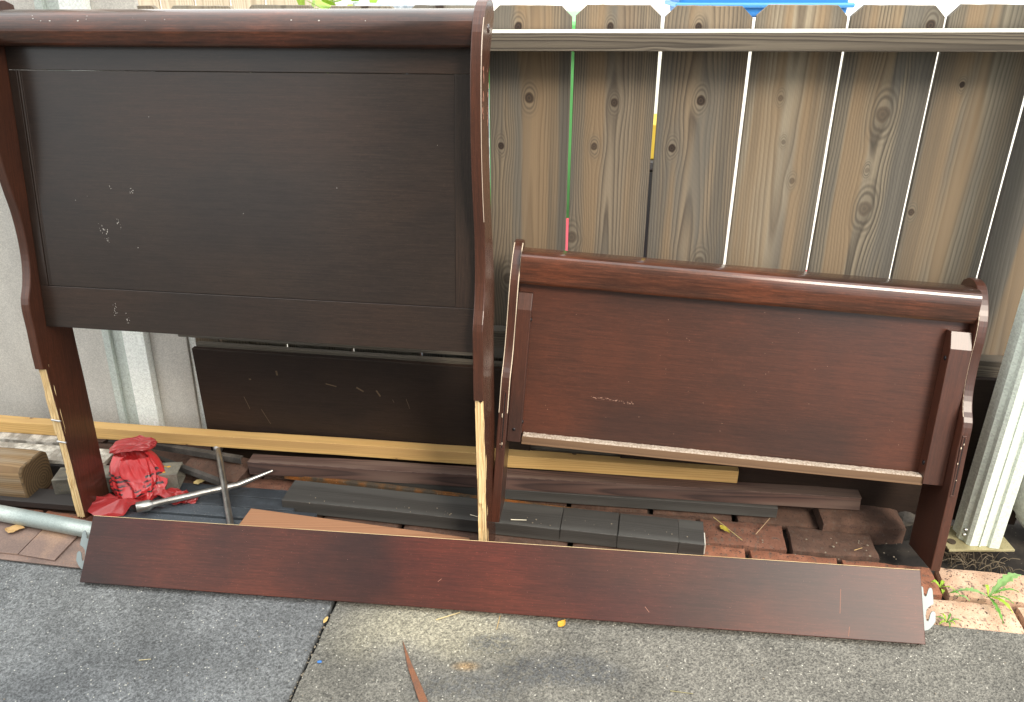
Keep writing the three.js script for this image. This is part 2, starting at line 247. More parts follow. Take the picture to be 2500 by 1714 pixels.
// ---------------------------------------------------------------- picket fence
const PSI = 8.475 * D2R, FD = 1.9202;
{
  const F = thing('picket_fence', 'weathered brown dog-eared picket fence with two rails behind the bed parts', 'fence', [0, -0.06, -FD]);
  F.rotation.y = -PSI;
  const W = 0.1835, T = 0.016, pitch = 0.191, x0 = 0.1355, y0 = 0.06;
  const knotSets = { 0: [[1.069, 0.091, 0.012, 0.75], [0.959, 0.025, 0.0085, 1], [1.22, 0.065, 0.010, 1], [0.628, 0.041, 0.015, 0.45]],
    1: [[1.063, 0.093, 0.0095, 0.8], [0.964, 0.052, 0.0085, 0.7], [1.222, 0.076, 0.0085, 1], [0.744, 0.007, 0.015, 0.45]],
    2: [[1.072, 0.092, 0.011, 0.9], [0.966, 0.038, 0.0095, 1], [1.224, 0.072, 0.0085, 1], [0.697, 0.126, 0.013, 0.4]],
    3: [[1.081, 0.071, 0.007, 0.4], [0.987, 0.09, 0.0055, 0.35], [0.901, 0.121, 0.0075, 0.4]],
    4: [[1.052, 0.098, 0.017, 0.4], [0.843, 0.098, 0.017, 0.35], [0.93, 0.088, 0.006, 0.3], [1.232, 0.158, 0.011, 0.9]],
    5: [[1.116, 0.055, 0.0065, 1], [0.838, 0.01, 0.008, 0.7]], 6: [[0.8, 0.09, 0.01, 0.6]], '-2': [[1.26, 0.1, 0.012, 1]], '-1': [[1.26, 0.08, 0.012, 1]] };
  const tones = [[[136, 121, 100], [76, 66, 56]], [[134, 121, 103], [78, 69, 60]], [[136, 121, 101], [76, 67, 58]], [[147, 136, 117], [96, 85, 72]], [[137, 126, 108], [62, 56, 49]], [[132, 124, 109], [82, 76, 66]], [[118, 114, 106], [72, 68, 63]]];
  for (let k = -5; k <= 6; k++) {
    const s0 = x0 + (k - 1) * pitch + (pitch - W) / 2, top = 1.2035 + 0.008 * (s0 + W / 2) + [0, 0.001, -0.001, 0.0005][(k + 8) % 4];
    const ear = rr(0.021, 0.025), eh = rr(0.021, 0.024), n = 14, pts = [];
    const wob = (y, q) => 0.0012 * (fbm(y * 6, q + k * 3, 700, 3) - 0.5) * 2;
    for (let i = 0; i <= n; i++) { const y = y0 + 0.012 + (top - eh - y0 - 0.012) * i / n; pts.push([W + wob(y, 1), y]); }
    pts.push([W - ear, top]); for (let i = 1; i < 8; i++) pts.push([W - ear - (W - 2 * ear) * i / 8, top + 0.0012 * (vn(i * 2.3, k, 710) - 0.5)]); pts.push([ear, top]);
    for (let i = n; i >= 0; i--) { const y = y0 + 0.012 + (top - eh - y0 - 0.012) * i / n; pts.push([wob(y, 2), y]); }
    const g = flat(pts, T, 0.0012); g.translate(s0, 0.06, 0);
    const vis = k >= 1 || k === 0, kk = ((k % 7) + 7) % 7, tn = tones[kk];
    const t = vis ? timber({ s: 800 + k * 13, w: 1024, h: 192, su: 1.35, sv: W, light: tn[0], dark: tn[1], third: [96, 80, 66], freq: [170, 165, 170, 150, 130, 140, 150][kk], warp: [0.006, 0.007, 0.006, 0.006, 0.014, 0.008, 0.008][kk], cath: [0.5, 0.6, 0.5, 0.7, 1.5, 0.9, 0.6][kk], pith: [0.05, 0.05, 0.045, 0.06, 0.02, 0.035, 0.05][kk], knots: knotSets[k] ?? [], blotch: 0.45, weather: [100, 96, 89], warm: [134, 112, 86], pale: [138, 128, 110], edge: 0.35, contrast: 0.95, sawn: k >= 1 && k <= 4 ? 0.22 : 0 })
      : timber({ s: 800 + k * 13, w: 256, h: 128, su: 1.35, sv: W, light: tn[0], dark: tn[1], freq: 180, weather: [130, 124, 112], knots: knotSets[k + 0] ?? [] });
    boxUV(g, 1, 1.35, W, 0, -s0 / W);
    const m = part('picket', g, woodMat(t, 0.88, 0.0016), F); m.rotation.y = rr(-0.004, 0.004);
  }
  const railGeo = plank(-0.92, 1.6, 1.118, 1.154, 0.002, 0.090, 0.0007, 720, 120); railGeo.translate(0, 0.06, 0);
  const r1 = part('top_rail', boxUV(railGeo, 0, 1.2, 0.14), MRail, F); r1.rotation.z = 0.75 * D2R;
  const bt = part('lit_top_sheet', boxUV(bx(-0.915, 1.595, 1.2125, 1.2155, 0.006, 0.0865, 0.0005), 0, 1.2, 0.14), woodMat(timber({ s: 57, light: [226, 222, 210], dark: [186, 178, 164], third: [206, 200, 188], freq: 210, cath: 0.6, sv: 0.14 }), 0.9), r1, 'pale top of the rail with sky light put into its colour');  // thin pale sheet: sky-lit brightness of the rail top painted as colour
  part('bottom_rail', boxUV(plank(-0.92, 1.6, 0.362, 0.440, 0.002, 0.040, 0.0015, 730, 90).translate(0, 0.06, 0), 0, 1.2, 0.14, 0.3), MRail, F);
}
// loose board standing on edge in front of the bottom rail
{
  const g = boxUV(plank(-0.86, 1.2, 0.0, 0.355, -0.0075, 0.0075, 0.0006, 740, 60), 0, 1.2, 0.14, 0.7, 0.2), o = solo('fence_board', g, MRail, 'grey weathered board on edge along the foot of the picket fence', 'board');
  o.position.set(-0.14737 * 0.0495, 0.0, -FD + 0.98908 * 0.0495); o.rotation.y = -PSI;
}
// ---------------------------------------------------------------- grey panel wall with white trim at the left
{
  const Wl = thing('panel_wall', 'light grey sheet panel wall with white painted trim left of the fence', 'wall', [-1.06 * Math.cos(PSI) , -0.06, -FD - 1.06 * Math.sin(PSI)]);
  Wl.rotation.order = 'YXZ'; Wl.rotation.set(0, -PSI, -2.2 * D2R);
  const grey = mm(mottle(321, 512, 0.6, [184, 180, 173], [202, 198, 190], null, 8, 0.4, 3), 0.8), green = mm(mottle(322, 256, 0.4, [186, 194, 188], [200, 206, 198], [120, 110, 92], 10, 0.7), 0.55), white = mm(mottle(323, 256, 0.4, [236, 240, 234], [244, 246, 240], null, 9, 0.7), 0.5);
  // local x = fence coordinate + 1.06
  part('panel', boxUV(bx(-1.2, -0.115, 0, 1.62, -0.01, 0.004, 0.001), 0, 0.6, 0.6), grey, Wl);
  part('trim', boxUV(mergeGeometries([bx(-0.118, -0.096, 0.0, 1.62, -0.01, 0.022), bx(-0.0965, -0.094, 0.0, 1.62, -0.01, 0.026, 0.0008), bx(-0.0945, -0.065, 0.0, 1.62, -0.01, 0.014), bx(-0.066, -0.050, 0, 1.62, -0.01, 0.02)]), 1, 0.4, 0.4), green, Wl);
  part('trim', boxUV(bx(-0.050, 0.014, 0, 1.62, -0.01, 0.03), 1, 0.4, 0.4), white, Wl);
  part('panel', boxUV(bx(0.0145, 0.128, 0.06, 1.62, -0.01, 0.006, 0.003), 0, 0.6, 0.6, 0.3), grey, Wl);
  part('edge_strip', boxUV(bx(0.1285, 0.150, 0.06, 1.22, -0.012, 0.0, 0.001), 1, 0.4, 0.4), white, Wl);
}

// ---------------------------------------------------------------- dark boards leaning at the back
{
  const a = solo('dark_bed_panel', boxUV(bx(-0.865, 0.06, 0, 0.345, 0, 0.016), 0, 1, 0.5), MD, 'long scratched dark brown bed panel behind the headboard legs', 'panel');
  pose(a, -8.475, 0, 0, [-0.14737 * 0.0585, 0.002, -FD + 0.98908 * 0.0585]);
  const s2 = plain(150, 128, 92, 0.8), sc = []; // scuffs: bare patches in the finish
  for (const [x, y, l, w, an] of [[-0.25, 0.3, 0.014, 0.005, 95], [-0.1, 0.275, 0.03, 0.003, -12], [-0.02, 0.268, 0.022, 0.004, -30], [0.03, 0.26, 0.02, 0.004, -60], [0.11, 0.235, 0.03, 0.0012, -75], [-0.35, 0.2, 0.04, 0.0012, -72], [-0.3, 0.16, 0.05, 0.001, -65], [0.07, 0.24, 0.01, 0.001, -70], [-0.33, 0.275, 0.006, 0.004, 0]]) sc.push(new THREE.BoxGeometry(l, w, 0.0006).rotateZ(an * D2R).translate(x - 0.38, y - 0.012, 0.0162));
  fine(part('scuff_marks', mergeGeometries(sc), plain(86, 70, 52, 0.8), a));
  const b = solo('dark_bed_panel', boxUV(bx(0.3, 1.3, 0, 0.405, 0, 0.014), 0, 1, 0.5, 0.4), MD, 'dark brown bed panel behind the footboard, seen beside the metal post', 'panel');
  pose(b, -8.475, 0, 0, [-0.14737 * 0.0585, 0.002, -FD + 0.98908 * 0.0585]);

}

// ---------------------------------------------------------------- headboard
function rawEdge(front, x0, x1, yTop, yBot, s) { // splintered raw wood face following front(y)
  const nx = 12, ny = 70, pos = [], idx = [];
  for (let j = 0; j <= ny; j++) for (let i = 0; i <= nx; i++) { const u = i / nx, x = mix(x0, x1, u), jag = 0.022 * vn(u * 5, 1, s) + 0.008 * h2(i, 3, s), y = mix(yTop - jag, yBot + 0.006 * h2(i, 9, s), j / ny);
    const st = Math.floor(u * 5 + 1.2 * vn(y * 9, 2, s)), lane = h2(st, Math.floor(y * 7 + h2(st, 1, s) * 3), s + 4), fine = fbm(u * 14, y * 40, s + 5, 2);
    const edge = (i === 0 || i === nx || j === 0) ? -0.010 : 0; pos.push(x + (i === 0 || i === nx ? (vn(y * 30, i, s) - 0.5) * 0.003 : 0), y, front(y) + 0.0008 + 0.005 * lane + 0.002 * fine + edge); }
  for (let j = 0; j < ny; j++) for (let i = 0; i < nx; i++) { const a = j * (nx + 1) + i, b = a + 1, c = a + nx + 1, d = c + 1; idx.push(a, c, b, b, c, d); }
  const g = new THREE.BufferGeometry(); g.setAttribute('position', new THREE.Float32BufferAttribute(pos, 3)); g.setIndex(idx); const q = g.toNonIndexed(); q.computeVertexNormals(); return boxUV(q, 1, 0.5, 0.06, s * 0.1, 0);
}
{
  const YB = 0.837, H = thing('headboard', 'tall dark mahogany sleigh headboard with two broken legs leaning on the fence', 'headboard');
  const base = new THREE.Vector3(0, -YB * 0.98, 0); pose(H, -9.385, -9.592, 0.616, [0, 0, 0], 0.98); H.updateMatrix(); base.applyEuler(H.rotation); H.position.set(-0.5736 + base.x, 0.8311 + base.y, -1.6898 + base.z);
  const up = g => g.translate(0, YB, 0), FR = [[-0.02, 0.408], [0.012, 0.402], [0.036, 0.387], [0.055, 0.36], [0.068, 0.32], [0.075, 0.27], [0.074, 0.2], [0.067, 0.12], [0.057, 0.06], [0.046, 0.01], [0.034, -0.036], [0.027, -0.08], [0.024, -0.13], [0.026, -0.17], [0.033, -0.205], [0.044, -0.236], [0.046, -0.26], [0.041, -0.31], [0.037, -0.37], [0.033, -0.408]];
  const low = y => mix(0.022, -0.036, cl((-0.408 - y) / 0.43)), BK = [[-0.14, -0.837], [-0.125, -0.7], [-0.105, -0.5], [-0.09, -0.37], [-0.082, -0.28], [-0.086, -0.2], [-0.078, -0.14], [-0.06, -0.08], [-0.036, 0], [-0.016, 0.09], [-0.004, 0.17], [-0.002, 0.25], [-0.012, 0.31], [-0.036, 0.35], [-0.05, 0.38], [-0.044, 0.402]];
  const fr = spline(FR, 60), outline = [...fr, [low(-0.409), -0.411], [low(-0.55), -0.55], [low(-0.7), -0.7], [low(-0.837), -0.837], ...spline(BK, 50)];
  const worn = plain(196, 178, 160, 0.6), pinM = plain(190, 190, 190, 0.35, { metalness: 0.9 });
  for (const sd of [-1, 1]) {
    const x0 = sd < 0 ? -0.5425 : 0.52, x1 = x0 + 0.0225;
    const p = part('post', boxUV(up(slab(outline, x0, x1, 0.002)), 1, 1.0, 0.5, sd * 0.21, 0.3), MP, H);
    part('splintered_edge', up(rawEdge(y => low(y) - 0.0015, x0 + 0.0005, x1 - 0.0005, -0.392, sd < 0 ? -0.835 : -0.835, 900 + sd * 7)), MRaw, p, 'pale splintered wood where the leg broke');
    if (sd < 0) for (const [y, dz] of [[-0.545, 0.006], [-0.605, 0.006]]) part('pin', up(rod([x0 + 0.004, y, low(y) + dz], [x1 + 0.006, y - 0.002, low(y) + dz], 0.0024)), pinM, p);
    if (sd > 0) { part('worn_edge', up(tubeAlong(fr.slice(6, 34).map(([z, y]) => [x1 - 0.0012, y, z - 0.0011]), 0.0009, 50, 6)), worn, p);
      const hole = part('screw_cap', up(new THREE.SphereGeometry(0.007, 20, 12).scale(0.45, 1.25, 1).translate(x1, 0.35, 0.012)), plain(58, 44, 40, 0.18, { clearcoat: 0.9 }), p);
      const chips = []; for (let k = 0; k < 26; k++) { const y = rr(0.17, 0.29), z = rnd() < 0.5 ? rr(0.05, 0.068) : rr(0.005, 0.02); chips.push(new THREE.CircleGeometry(rr(0.0012, 0.004), 7).scale(1, rr(1, 3), 1).rotateY(Math.PI / 2).translate(x1 + 0.0004, y, z)); }
      fine(part('worn_patches', up(mergeGeometries(chips)), plain(150, 104, 84, 0.8), p)); }
  }
  // crest: half-round overhanging the frame
  const CR = [[0.0, 0.312], [0.030, 0.3115], [0.040, 0.315], [0.050, 0.330], [0.0535, 0.347], [0.050, 0.363], [0.041, 0.375], [0.026, 0.383], [0.006, 0.387], [-0.014, 0.385], [-0.032, 0.376], [-0.04, 0.36], [-0.03, 0.34], [-0.012, 0.314]];
  part('crest_rail', boxUV(up(slab([...spline(CR.slice(1, 13), 40), CR[13]], -0.52, 0.52, 0)), 0, 1.0, 0.5, 0.1, 0.6), MC, H);
  const fM = MH;
  part('top_rail', boxUV(up(bx(-0.5195, 0.5195, 0.2665, 0.335, -0.012, 0.003, 0.001)), 0, 1, 0.5, 0.35, 0.13), fM, H);
  part('bottom_rail', boxUV(up(bx(-0.5195, 0.5195, -0.309, -0.2105, -0.012, 0.003, 0.0012)), 0, 1, 0.5, 0.55, 0.73), fM, H);
  part('stile', boxUV(up(bx(-0.5195, -0.499, -0.2098, 0.2658, -0.012, 0.003, 0.001)), 1, 1, 0.5, 0.15, 0.4), fM, H);
  part('stile', boxUV(up(bx(0.474, 0.5195, -0.2098, 0.2658, -0.012, 0.003, 0.001)), 1, 1, 0.5, 0.45, 0.2), fM, H);
  part('bead', boxUV(up(mergeGeometries([rod([-0.4955, -0.2095, 0.0005], [-0.4955, 0.2655, 0.0005], 0.0022), rod([-0.4905, -0.2095, -0.0005], [-0.4905, 0.2655, -0.0005], 0.0018)])), 1, 1, 0.5), fM, H);
  part('panel', boxUV(up(bx(-0.4985, 0.4735, -0.2098, 0.2658, -0.012, 0.0008, 0.0008)), 0, 1, 0.5, 0.0, 0.0), fM, H);
  // paint flecks and chips in the finish
  const fl = []; const fleck = (x, y, r, z) => fl.push(new THREE.SphereGeometry(r, 6, 4).scale(rr(0.6, 1.2), rr(0.8, 2), 0.25).translate(x, y, z));
  for (const [cx, cy, n, sx, sy] of [[-0.335, -0.09, 16, 0.006, 0.02], [-0.345, -0.07, 8, 0.006, 0.012], [-0.3, -0.06, 9, 0.004, 0.014], [-0.26, 0.015, 7, 0.004, 0.007], [-0.31, 0.02, 3, 0.003, 0.005], [-0.26, -0.11, 2, 0.002, 0.003], [-0.4, -0.01, 1, 0, 0], [-0.37, 0, 1, 0, 0]]) for (let k = 0; k < n; k++) fleck(cx + rr(-sx, sx), cy + rr(-sy, sy), rr(0.0004, 0.001), 0.001);
  for (let k = 0; k < 22; k++) fleck(-0.335 + rr(-0.005, 0.005) + (k > 13 ? 0.03 : 0), -0.255 + rr(-0.018, 0.016) - (k > 13 ? 0.02 : 0), rr(0.0004, 0.001), 0.0032);
  for (let k = 0; k < 40; k++) { const a = rr(0.35, 1.25); const c = rnd() < 0.45 ? rr(-0.42, -0.25) : rr(-0.48, 0.48); fl.push(new THREE.SphereGeometry(rr(0.0008, 0.0019), 6, 4).scale(rr(1, 1.8), 1, 0.6).translate(c, 0.347 + 0.036 * Math.sin(a), 0.013 + 0.0405 * Math.cos(a))); }
  for (let k = 0; k < 4; k++) fleck(rr(-0.4, 0.45), rr(-0.2, 0.25), 0.0006, 0.001);
  fine(part('paint_flecks', up(mergeGeometries(fl)), plain(186, 180, 172, 0.7), H));
}

// ---------------------------------------------------------------- footboard
{
  const YB = 0.391, F = thing('footboard', 'low mahogany sleigh footboard with dusty bottom ledge leaning in front of the fence', 'footboard');
  pose(F, -5.365, -12.901, -3.164, [0, 0, 0]); const base = new THREE.Vector3(0, -YB, 0).applyEuler(F.rotation); F.position.set(0.5010 + base.x, 0.42472 + base.y, -1.65017 + base.z);
  const up = g => g.translate(0, YB, 0);
  const FR = [[-0.052, 0.274], [-0.028, 0.272], [-0.004, 0.261], [0.014, 0.238], [0.027, 0.212], [0.034, 0.19], [0.0365, 0.15], [0.0335, 0.11], [0.033, 0.06], [0.036, 0.028], [0.046, -0.004], [0.061, -0.03], [0.063, -0.045], [0.0625, -0.1], [0.064, -0.18], [0.062, -0.26], [0.058, -0.391]];
  const BK = [[-0.074, -0.391], [-0.07, -0.26], [-0.066, -0.1], [-0.064, -0.02], [-0.07, 0.03], [-0.078, 0.1], [-0.07, 0.16], [-0.07, 0.2], [-0.082, 0.235], [-0.084, 0.253], [-0.074, 0.267]];
  const fr = spline(FR, 60), outline = [...fr, ...spline(BK, 40)];
  const worn = plain(214, 196, 172, 0.6), slotM = plain(22, 18, 18, 0.9), bolt = plain(44, 40, 42, 0.3, { metalness: 0.6 });
  for (const sd of [-1, 1]) {
    const x0 = sd < 0 ? -0.5215 : 0.5, x1 = x0 + 0.0215;
    const p = part('post', boxUV(up(slab(outline, x0, x1, 0.002)), 1, 1, 0.5, sd * 0.3, 0.12), MF, F);
    part('worn_edge', up(mergeGeometries((sd < 0 ? [x0 + 0.0013, x1 - 0.0013] : [x0 + 0.0013]).map(x => tubeAlong(fr.slice(sd < 0 ? 3 : 8, sd < 0 ? 38 : 30).map(([z, y]) => [x, y, z - 0.0011]), sd < 0 ? 0.0013 : 0.0009, 60, 6)))), worn, p);
    const sx = sd < 0 ? -0.5085 : 0.509; // routed slot for the rail hook
    const q = part('hook_plate', up(mergeGeometries([bx(sx - 0.0045, sx - 0.0012, -0.202, -0.066, 0.058, 0.0652, 0.0004), bx(sx + 0.0012, sx + 0.0045, -0.202, -0.066, 0.058, 0.0652, 0.0004), bx(sx - 0.0045, sx + 0.0045, -0.066, -0.062, 0.058, 0.0652, 0.0004), bx(sx - 0.0045, sx + 0.0045, -0.206, -0.202, 0.058, 0.0652, 0.0004)])), MF, p);
    part('slot', up(bx(sx - 0.0011, sx + 0.0011, -0.2, -0.068, 0.06, 0.0649, 0)), slotM, q);
    const ws = []; for (let k = 0; k < 4; k++) { const y = rr(-0.2, -0.07); ws.push(new THREE.SphereGeometry(rr(0.0008, 0.0018), 6, 4).scale(0.8, rr(1, 3), 0.4).translate(sx + (rnd() < 0.5 ? -0.0035 : 0.001), y, 0.0655)); } fine(part('chips', up(mergeGeometries(ws)), worn, p));
    // cleat beside the post with sloped top
    const c0 = sd < 0 ? -0.4995 : 0.4535, c1 = sd < 0 ? -0.467 : 0.4995;
    const c = part('cleat', boxUV(up(slab([[0.0005, 0.161], [0.022, 0.161], [0.035, 0.124], [0.035, -0.192], [0.0005, -0.192]], c0, c1, 0.0012)), 1, 1, 0.5, 0.2 + sd * 0.2, 0.4), MF, F);
    for (const y of [0.1, -0.146]) part('bolt', up(new THREE.SphereGeometry(0.0055, 16, 10).scale(0.6, 1, 1).translate(sd < 0 ? c1 : c0, y, 0.02)), bolt, c);
    if (sd < 0) part('bolt', up(new THREE.SphereGeometry(0.004, 14, 8).scale(1, 1, 0.5).translate(-0.485, -0.162, 0.035)), bolt, c);
  }
  part('panel', boxUV(up(bx(-0.4995, 0.4995, -0.2, 0.2, -0.016, 0, 0.001)), 0, 1, 0.5, 0.0, 0.15), MF, F);
  const CR = [[0.004, 0.181], [0.022, 0.1815], [0.0275, 0.19], [0.0315, 0.21], [0.0325, 0.23], [0.0300, 0.243], [0.0245, 0.2502], [0.015, 0.2538], [-0.012, 0.2575], [-0.035, 0.258], [-0.052, 0.25], [-0.056, 0.23], [-0.045, 0.205], [-0.017, 0.184]];
  part('crest_rail', boxUV(up(slab([CR[0], ...spline(CR.slice(1), 44)], -0.4995, 0.4995, 0)), 0, 1, 0.5, 0.2, 0.55), MC, F);
  const led = part('ledge', boxUV(up(bx(-0.465, 0.455, -0.198, -0.178, 0.0005, 0.031, 0.0015)), 0, 1.2, 0.14), woodMat(timber({ s: 95, light: [112, 85, 60], dark: [80, 58, 40], third: [96, 72, 50], freq: 220, sv: 0.14 }), 0.7), F, 'bare brown wood ledge covered in sawdust');
  // sawdust lying on the ledge
  { const g = new THREE.PlaneGeometry(0.915, 0.029, 400, 14).rotateX(-Math.PI / 2), P = g.attributes.position; for (let i = 0; i < P.count; i++) { const x = P.getX(i), z = P.getZ(i), e = Math.min(1, (0.0145 - Math.abs(z)) / 0.004); P.setY(i, (0.0006 + 0.0034 * fbm(x * 160, z * 160, 950, 3) * (0.6 + 0.5 * fbm(x * 9, z * 9, 955, 3))) * Math.max(0, e)); }
    g.computeVertexNormals(); g.translate(-0.005, -0.178, 0.0158); part('sawdust', up(boxUV(g, 0, 0.1, 0.1)), mm(mottle(331, 256, 0.1, [140, 122, 106], [188, 174, 158], [220, 210, 198], 420, 0.9), 1), led); }
  const sc = []; for (let k = 0; k < 34; k++) { const t = k / 34; sc.push(new THREE.SphereGeometry(rr(0.0005, 0.0012), 6, 4).scale(rr(1, 3), rr(0.6, 1), 0.2).translate(-0.31 + 0.1 * t + rr(-0.003, 0.003), -0.075 - 0.006 * t + rr(-0.003, 0.003), 0.0002)); } for (let k = 0; k < 40; k++) sc.push(new THREE.SphereGeometry(rr(0.0004, 0.0008), 5, 4).scale(1.3, 1, 0.2).translate(rr(-0.44, 0.43), rr(-0.17, 0.17), 0.0001));
  fine(part('scratches', up(mergeGeometries(sc)), plain(156, 122, 106, 0.7), F));
}

// ---------------------------------------------------------------- side rail in front
{
  const Rl = thing('bed_side_rail', 'long reddish mahogany bed side rail with metal hooks lying tilted on the ground in front', 'bed rail');
  const L = 1.8577 / 2, W = 0.1503, T = 0.02; pose(Rl, -5.789, -42.06, 0, [0, 0, 0]); const b = new THREE.Vector3(0, -W / 2, 0).applyEuler(Rl.rotation); Rl.position.set(-0.0595 + b.x, 0.0698 + b.y, -1.3917 + b.z);
  const tR = veneer(61, [82, 40, 28], [47, 27, 24], [80, 25, 22], 1024, 256, 1.86, 0.3), MR = woodMat(tR, 0.55, 0.0003, { ...lacquer, clearcoat: 0.5, clearcoatRoughness: 0.36, specularIntensity: 0.15 });
  part('board', boxUV(bx(-L, L, 0, W, -T, 0, 0.0015), 0, 1.86, 0.3, 0.5, 0.1), MR, Rl);
  part('raw_top_edge', boxUV(bx(-L + 0.001, L - 0.001, W - 0.0016, W + 0.0004, -0.004, -0.0006, 0.0005), 0, 0.5, 0.06), MRaw, Rl, 'thin bare wood edge along the top');
  part('slat_cleat', boxUV(bx(-L + 0.1, L - 0.1, 0.03, 0.055, -T - 0.072, -T - 0.0005, 0.001), 0, 1.2, 0.14), MPale, Rl);
  const zinc = plain(128, 136, 135, 0.5, { metalness: 0.4 });
  const hr = [[-0.02, 0.043], [0.0052, 0.043], [0.0095, 0.042], [0.0112, 0.039], [0.0115, 0.025], [0.0137, 0.022], [0.0165, 0.0235], [0.0212, 0.0365], [0.0242, 0.0405], [0.028, 0.0405], [0.0302, 0.036], [0.0305, 0.007], [0.0215, 0.002], [0.0152, -0.005], [0.0122, -0.018], [0.013, -0.027], [0.0162, -0.0285], [0.0185, -0.024], [0.0225, -0.0115], [0.0265, -0.0072], [0.031, -0.0075], [0.0332, -0.012], [0.0318, -0.028], [0.0242, -0.0385], [0.0152, -0.0465], [0.0072, -0.048], [-0.02, -0.048]];
  for (const sd of [1, -1]) { const pts = hr.map(([x, y]) => [sd * (L + x), y + W / 2]); if (sd < 0) pts.reverse(); const m = part('hook_plate', flat(pts, 0.0028, 0.0005), zinc, Rl); m.position.z = -T - 0.0006; m.userData.label = 'galvanised double hook bracket at the rail end'; }
  const sc = []; for (const [x, y, l, an] of [[0.76, 0.075, 0.05, 86], [0.775, 0.015, 0.02, 80], [0.355, 0.03, 0.014, -50], [-0.1, 0.06, 0.01, 40]]) sc.push(new THREE.BoxGeometry(l, 0.0011, 0.0004).rotateZ(an * D2R).translate(x, y, 0.0001)); for (let k = 0; k < 60; k++) sc.push(new THREE.BoxGeometry(rr(0.0005, 0.0014), 0.0006, 0.0004).rotateZ(rr(0, 3)).translate(rr(-L, L), rr(0.004, W - 0.004), 0.0001));
  fine(part('scratches', mergeGeometries(sc), plain(140, 100, 84, 0.8), Rl));
}

// ---------------------------------------------------------------- timber lying behind the rail
function lay(name, geo, mat, label, cat, x, z, yawDeg, y = 0) { const o = solo(name, geo, mat, label, cat); o.position.set(x, y, z); o.rotation.y = -yawDeg * D2R; return o; }
lay('pale_batten', boxUV(plank(-2.2, 0.003, 0.071, 0.108, -0.033, 0, 0.0022, 21, 130), 0, 1.2, 0.1), MPale, 'long fresh yellow pine batten lying across the pile behind both bed ends', 'batten', 0.58, -1.742, 7.0);
lay('dark_timber', boxUV(plank(-1.60, 0.006, 0.031, 0.0705, -0.043, 0, 0.0028, 22, 110), 0, 1.2, 0.1), MBeam, 'weathered reddish brown timber lying under the yellow batten', 'timber', 0.877, -1.679, 5.75);
lay('dark_board', boxUV(plank(-1.1, 0.0, 0.0, 0.0305, -0.05, 0, 0.001, 23, 40), 0, 1.2, 0.14, 0.3), MBlack, 'dark board flat on the bricks underneath the reddish timber', 'board', 0.68, -1.689, 6.6);
{ // blackened plank with saw kerfs across
  const o = thing('sawn_black_plank', 'blackened plank with saw cuts across it under the footboard leg', 'plank', [0.4595, 0, -1.537]); o.rotation.y = -9.6 * D2R;
  const cuts = [-1.07, -0.347, -0.206, -0.061, 0.0]; 
  for (let k = 0; k < 4; k++) part('plank_section', boxUV(plank(cuts[k] + (k ? 0.001 : 0), cuts[k + 1] - (k < 3 ? 0.001 : 0), k < 3 ? 0.0 : 0.0, 0.038 + (k % 2) * 0.0004, -0.0895, 0, 0.0016, 30 + k, k ? 14 : 70), 0, 1.2, 0.14, 0.13 * k), MBlack, o);
  part('plank_core', boxUV(bx(-1.0, -0.05, 0.002, 0.03, -0.085, -0.005, 0), 0, 1.2, 0.14), MBlack, o);
  part('white_end', bx(0.0005, 0.003, 0.006, 0.035, -0.05, -0.004, 0.0005), plain(216, 212, 200, 0.7), o, 'white painted end');
}
{ const sh = [[-0.673, -1.703], [-0.105, -1.585], [-0.08, -1.50], [-0.3, -1.53], [-0.69, -1.60]], g = flat(sh.map(([x, z]) => [x, -z]), 0.018, 0.0012).rotateX(-Math.PI / 2).translate(0, 0.0205, 0);
  solo('brown_board', boxUV(g, 0, 1.2, 0.14), MBrown, 'thin light brown board showing behind the top of the side rail', 'board'); }
